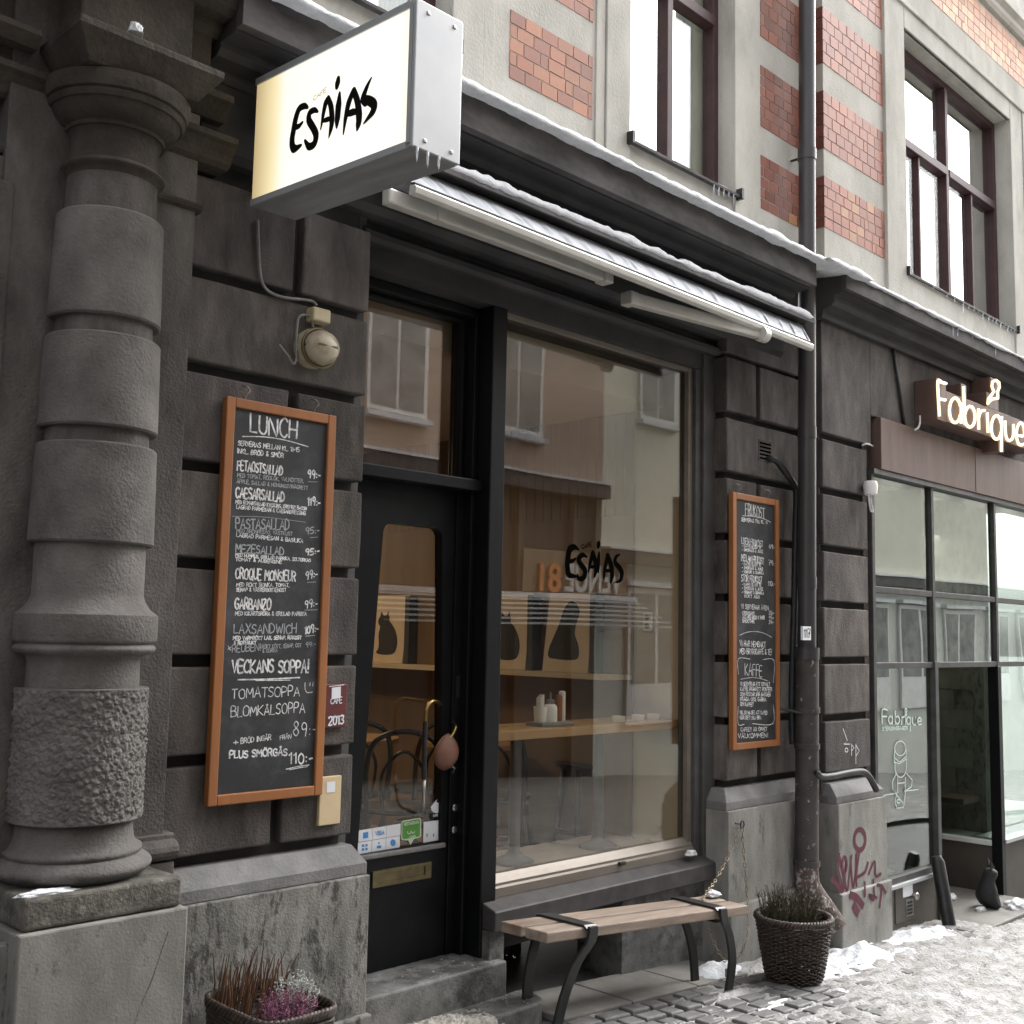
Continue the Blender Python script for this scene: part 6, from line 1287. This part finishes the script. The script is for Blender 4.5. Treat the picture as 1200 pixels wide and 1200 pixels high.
# ------------------------------------------------------------------ inside the cafe: counter, condiments, cat boards, chairs
ct = thing('bar_counter', (4.5, .42, .535), 'long oak window counter on two grey pedestals inside the cafe window', 'counter')
MB().box(3.74, 5.298, .235, .56, 1.185, 1.232).build('counter_top', M['oak'], ct, bevel=.005)
for X in (4.235, 4.90):
    b = MB(); b.lathe([(.535, .105), (.548, .105), (.560, .085), (.575, .045), (.60, .03), (1.184, .03)], X, .50, 32); b.build('pedestal', M['podcol'], ct, smooth='auto')
tr_ = thing('condiment_tray', (4.33, .36, 1.232), 'grey tray with napkins, sugar shaker and packets on the window counter', 'tray')
MB().box(4.22, 4.46, .30, .42, 1.2325, 1.252).build('tray', M['signdark'], tr_, bevel=.003)
b = MB(); b.lathe([(1.2525, .030), (1.33, .036)], 4.265, .36, 20, caps=False); b.build('cup', M['porcelain'], tr_, smooth=True)
b = MB()
for k in range(5): b.box(4.25+.006*k, 4.253+.006*k, .345, .375, 1.2525, 1.375+.004*k)
b.build('napkin', M['porcelain'], tr_)
b = MB(); b.lathe([(1.2525, .036), (1.32, .036), (1.335, .03), (1.34, .022)], 4.34, .36, 24); b.build('sugar_jar', M['porcelain'], tr_, smooth='auto')
b = MB(); b.lathe([(1.34, .022), (1.362, .022), (1.366, .006), (1.40, .005)], 4.34, .36, 16); b.build('pourer', M['steel'], tr_, smooth='auto')
b = MB(); b.lathe([(1.2525, .019), (1.38, .019), (1.385, .012)], 4.405, .36, 16); b.build('wooden_pot', M['boardwood'], tr_, smooth='auto'); b = MB(); b.lathe([(1.2525, .019), (1.40, .018), (1.405, .01)], 4.44, .37, 16); b.build('packet', M['porcelain'], tr_, smooth='auto')
for k, (X, lab) in enumerate(((4.86, 'left white round dish on the window counter'), (5.03, 'middle white round dish on the window counter, beside a paper strip'), (5.17, 'right white round dish on the window counter, nearest the wall'))):
    b = MB(); b.lathe([(1.2325, .034), (1.262, .036), (1.262, .031), (1.25, .03), (1.249, .001)], X, .33, 24); tag(b.build('dish', M['porcelain'], smooth='auto'), lab, 'dish')
a = Vector((4.93, .36, 1.25)); b = MB(); b.box(4.90, 5.0, .34, .36, 1.2325, 1.2345); tag(b.build('paper_strip', M['porcelain']), 'white paper strip lying between two dishes on the counter', 'paper')
# socket
q = atX(760, 729, 5.30); so = thing('wall_socket', (5.30, q.y, q.z), 'white double wall socket on the plaster above the counter', 'socket')
MB().box(5.285, 5.30, q.y-.035, q.y+.035, q.z-.055, q.z+.055).build('plate', M['porcelain'], so, bevel=.006)
b = MB()
for dz in (-.024, .026): b.lathe([(0, .017), (.002, .017)], 0, 0, 16)
b.v = [(5.284-p[2], q.y+p[0], q.z+p[1]+(-.024 if i < 32 else .026)) for i, p in enumerate(b.v)]; b.build('outlet', M['signdark'], so)
# plywood boards with cat silhouettes, standing on the shelf
CATP = [(.30, .13), (.50, .12), (.72, .14), (.80, .22), (.79, .36), (.70, .49), (.58, .58), (.50, .63), (.50, .68), (.47, .70), (.455, .765), (.40, .705), (.32, .705), (.25, .755), (.235, .69), (.19, .63), (.215, .57), (.27, .53), (.25, .42), (.29, .28), (.29, .20), (.24, .155)]
CATS = [(.15, .17), (.45, .155), (.72, .165), (.78, .22), (.75, .34), (.65, .48), (.66, .60), (.71, .74), (.69, .80), (.61, .87), (.50, .895), (.41, .85), (.34, .76), (.28, .60), (.19, .44), (.11, .30), (.10, .21)]
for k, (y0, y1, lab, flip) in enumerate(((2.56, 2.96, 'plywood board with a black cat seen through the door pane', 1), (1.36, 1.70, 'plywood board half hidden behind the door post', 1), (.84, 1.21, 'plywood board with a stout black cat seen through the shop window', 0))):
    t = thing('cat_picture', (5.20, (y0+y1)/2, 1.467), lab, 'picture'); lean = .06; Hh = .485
    X = lambda z: 5.19+lean*(z-1.467)/Hh
    b = MB(); b.add([(X(z)+dx, y, z+.001) for dx in (0, .014) for z in (1.468, 1.468+Hh) for y in (y0, y1)], [(0, 1, 3, 2), (4, 6, 7, 5), (0, 4, 5, 1), (2, 3, 7, 6), (0, 2, 6, 4), (1, 5, 7, 3)]); b.build('panel', M['ply'], t)
    b = MB(); pts = []
    for u, v in (CATP if flip else CATS):
        pts.append((0, y1-(y1-y0)*u, 1.468+v*Hh))
    b.poly([(X(z)-.0022, y, z) for _, y, z in smoothpts(pts+pts[:1], 3)[:-1]], .001, (-1, 0, 0)); b.build('silhouette', M['catblack'], t)
    b = MB(); b.box(5.20, 5.275, y0-.052, y0-.004, 1.468, 1.468+Hh*.98); b.build('dark_strip', M['wine'], t)  # dark upright strip beside each board
# bentwood chairs
def chair(x, y, rz, lab):
    t = thing('bentwood_chair', (x, y, FZ), lab, 'chair', 'bentwood chairs inside the cafe'); Rz = Matrix.Rotation(rz, 3, 'Z'); O = Vector((x, y, FZ))
    def T(p): return O+Rz@Vector(p)
    b = MB(); b.lathe([(.44, .19), (.448, .205), (.465, .205), (.47, .19)], 0, 0, 32); b.v = [tuple(T(p)) for p in b.v]; b.build('seat', M['bent'], t, smooth='auto')
    for sx in (-1, 1):
        b = MB(); b.tube([T((sx*.15, -.14, .445)), T((sx*.18, -.19, .2)), T((sx*.20, -.22, 0))], [.017, .015, .012], 8); b.build('leg', M['bent'], t, smooth=True)
    hoop = [(-.20, .24, 0), (-.18, .19, .30), (-.185, .19, .46), (-.195, .225, .68), (-.15, .25, .83), (0, .26, .88), (.15, .25, .83), (.195, .225, .68), (.185, .19, .46), (.18, .19, .30), (.20, .24, 0)]
    b = MB(); b.tube(smoothpts([T(p) for p in hoop], 6), .015, 8); b.build('back_hoop', M['bent'], t, smooth=True)
    b = MB(); b.tube(smoothpts([T(p) for p in ((-.10, .185, .46), (-.11, .215, .66), (0, .24, .775), (.11, .215, .66), (.10, .185, .46))], 6), .010, 8); b.build('inner_hoop', M['bent'], t, smooth=True)
    b = MB(); b.tube([T((.165*math.cos(a_), .165*math.sin(a_), .25)) for a_ in [i*math.pi/12 for i in range(25)]], .008, 6, caps=False); b.build('leg_ring', M['bent'], t, smooth=True)
for x, y, rz, lab in ((4.02, 1.15, 2.5, 'black bentwood chair nearest the door behind the long pull'), (4.10, 1.75, 2.8, 'black bentwood chair in the middle of the row behind the door pane'), (4.3, 2.6, 2.2, 'black bentwood chair at the left edge of the door pane'), (4.62, 1.65, 3.0, 'black bentwood chair partly hidden by the leather door grip'), (4.75, 1.15, 2.2, 'black bentwood chair under the left end of the counter')): chair(x, y, rz, lab)
for x, y, lab in ((4.45, 2.15, 'round wooden cafe table behind the door pull'), (4.9, 1.5, 'round wooden cafe table behind the counter pedestals')):
    t = thing('round_table', (x, y, FZ), lab, 'table'); b = MB(); b.lathe([(FZ+.70, .30), (FZ+.73, .30)], x, y, 40); b.build('table_top', M['oak'], t, bevel=.004); b = MB(); b.lathe([(FZ, .2), (FZ+.02, .2), (FZ+.05, .03), (FZ+.70, .03)], x, y, 24); b.build('pedestal', M['bent'], t, smooth='auto')
q = atY(683, 893, .98)
t = thing('round_stool', (q.x, q.y, FZ), 'dark round stool with four legs seen below the window counter', 'stool')
b = MB(); b.lathe([(q.z-.03, .14), (q.z-.025, .17), (q.z-.005, .175), (q.z, .16)], q.x, q.y, 36); b.build('seat', M['bent'], t, smooth='auto')
for k in range(4):
    a_ = .5+k*math.pi/2; b = MB(); b.tube([(q.x+.12*math.cos(a_), q.y+.12*math.sin(a_), q.z-.028), (q.x+.17*math.cos(a_), q.y+.17*math.sin(a_), FZ)], .018, 8); b.build('leg', M['bent'], t, smooth=True)
b = MB(); b.tube([(q.x+.145*math.cos(i*math.pi/14), q.y+.145*math.sin(i*math.pi/14), .52) for i in range(29)], .009, 6, caps=False); b.build('leg_ring', M['bent'], t, smooth=True)
# lettering on the big pane
wl_ = MB()
def Wp(x, y): return atY(x, y, wy+.034)
def wst(pts, ws): brush(wl_, [Wp(560+x/4.615, 620+y/4.615) for x, y in pts], ws, .00135, (0, -1, 0))
wst([(545, 110), (520, 97), (497, 110), (488, 150), (484, 200), (492, 245), (530, 256)], [8, 22, 28, 28, 28, 26, 10]); wst([(490, 175), (512, 172), (528, 160)], [20, 16, 8])
wst([(590, 150), (565, 140), (545, 165), (560, 195), (580, 225), (572, 262), (545, 268), (538, 245)], [8, 20, 24, 26, 26, 24, 18, 8])
wst([(598, 232), (608, 180), (622, 132)], [6, 18, 24]); wst([(622, 132), (636, 180), (638, 225), (628, 262)], [24, 26, 22, 5]); wst([(606, 205), (634, 203)], [14, 14])
wst([(652, 235), (652, 180), (656, 125)], [8, 24, 8]); wst([(650, 98), (652, 85), (655, 72)], [14, 22, 14])
wst([(680, 285), (686, 220), (702, 145)], [5, 18, 24]); wst([(702, 145), (720, 195), (726, 250), (716, 292)], [24, 28, 26, 5]); wst([(688, 226), (722, 224)], [14, 16])
wst([(768, 138), (748, 150), (742, 180), (762, 205), (778, 235), (772, 275), (745, 290)], [5, 16, 22, 26, 26, 18, 5])
wl_.build('window_lettering', M['void'], sw); wl_ = MB()
write(wl_, 'CAFE', Wp(560+562/4.615, 620+108/4.615), Wp(560+615/4.615, 620+92/4.615), (0, 0, 1), .022, .005, jit=0)
wl_.build('window_lettering', M['void'], sw)
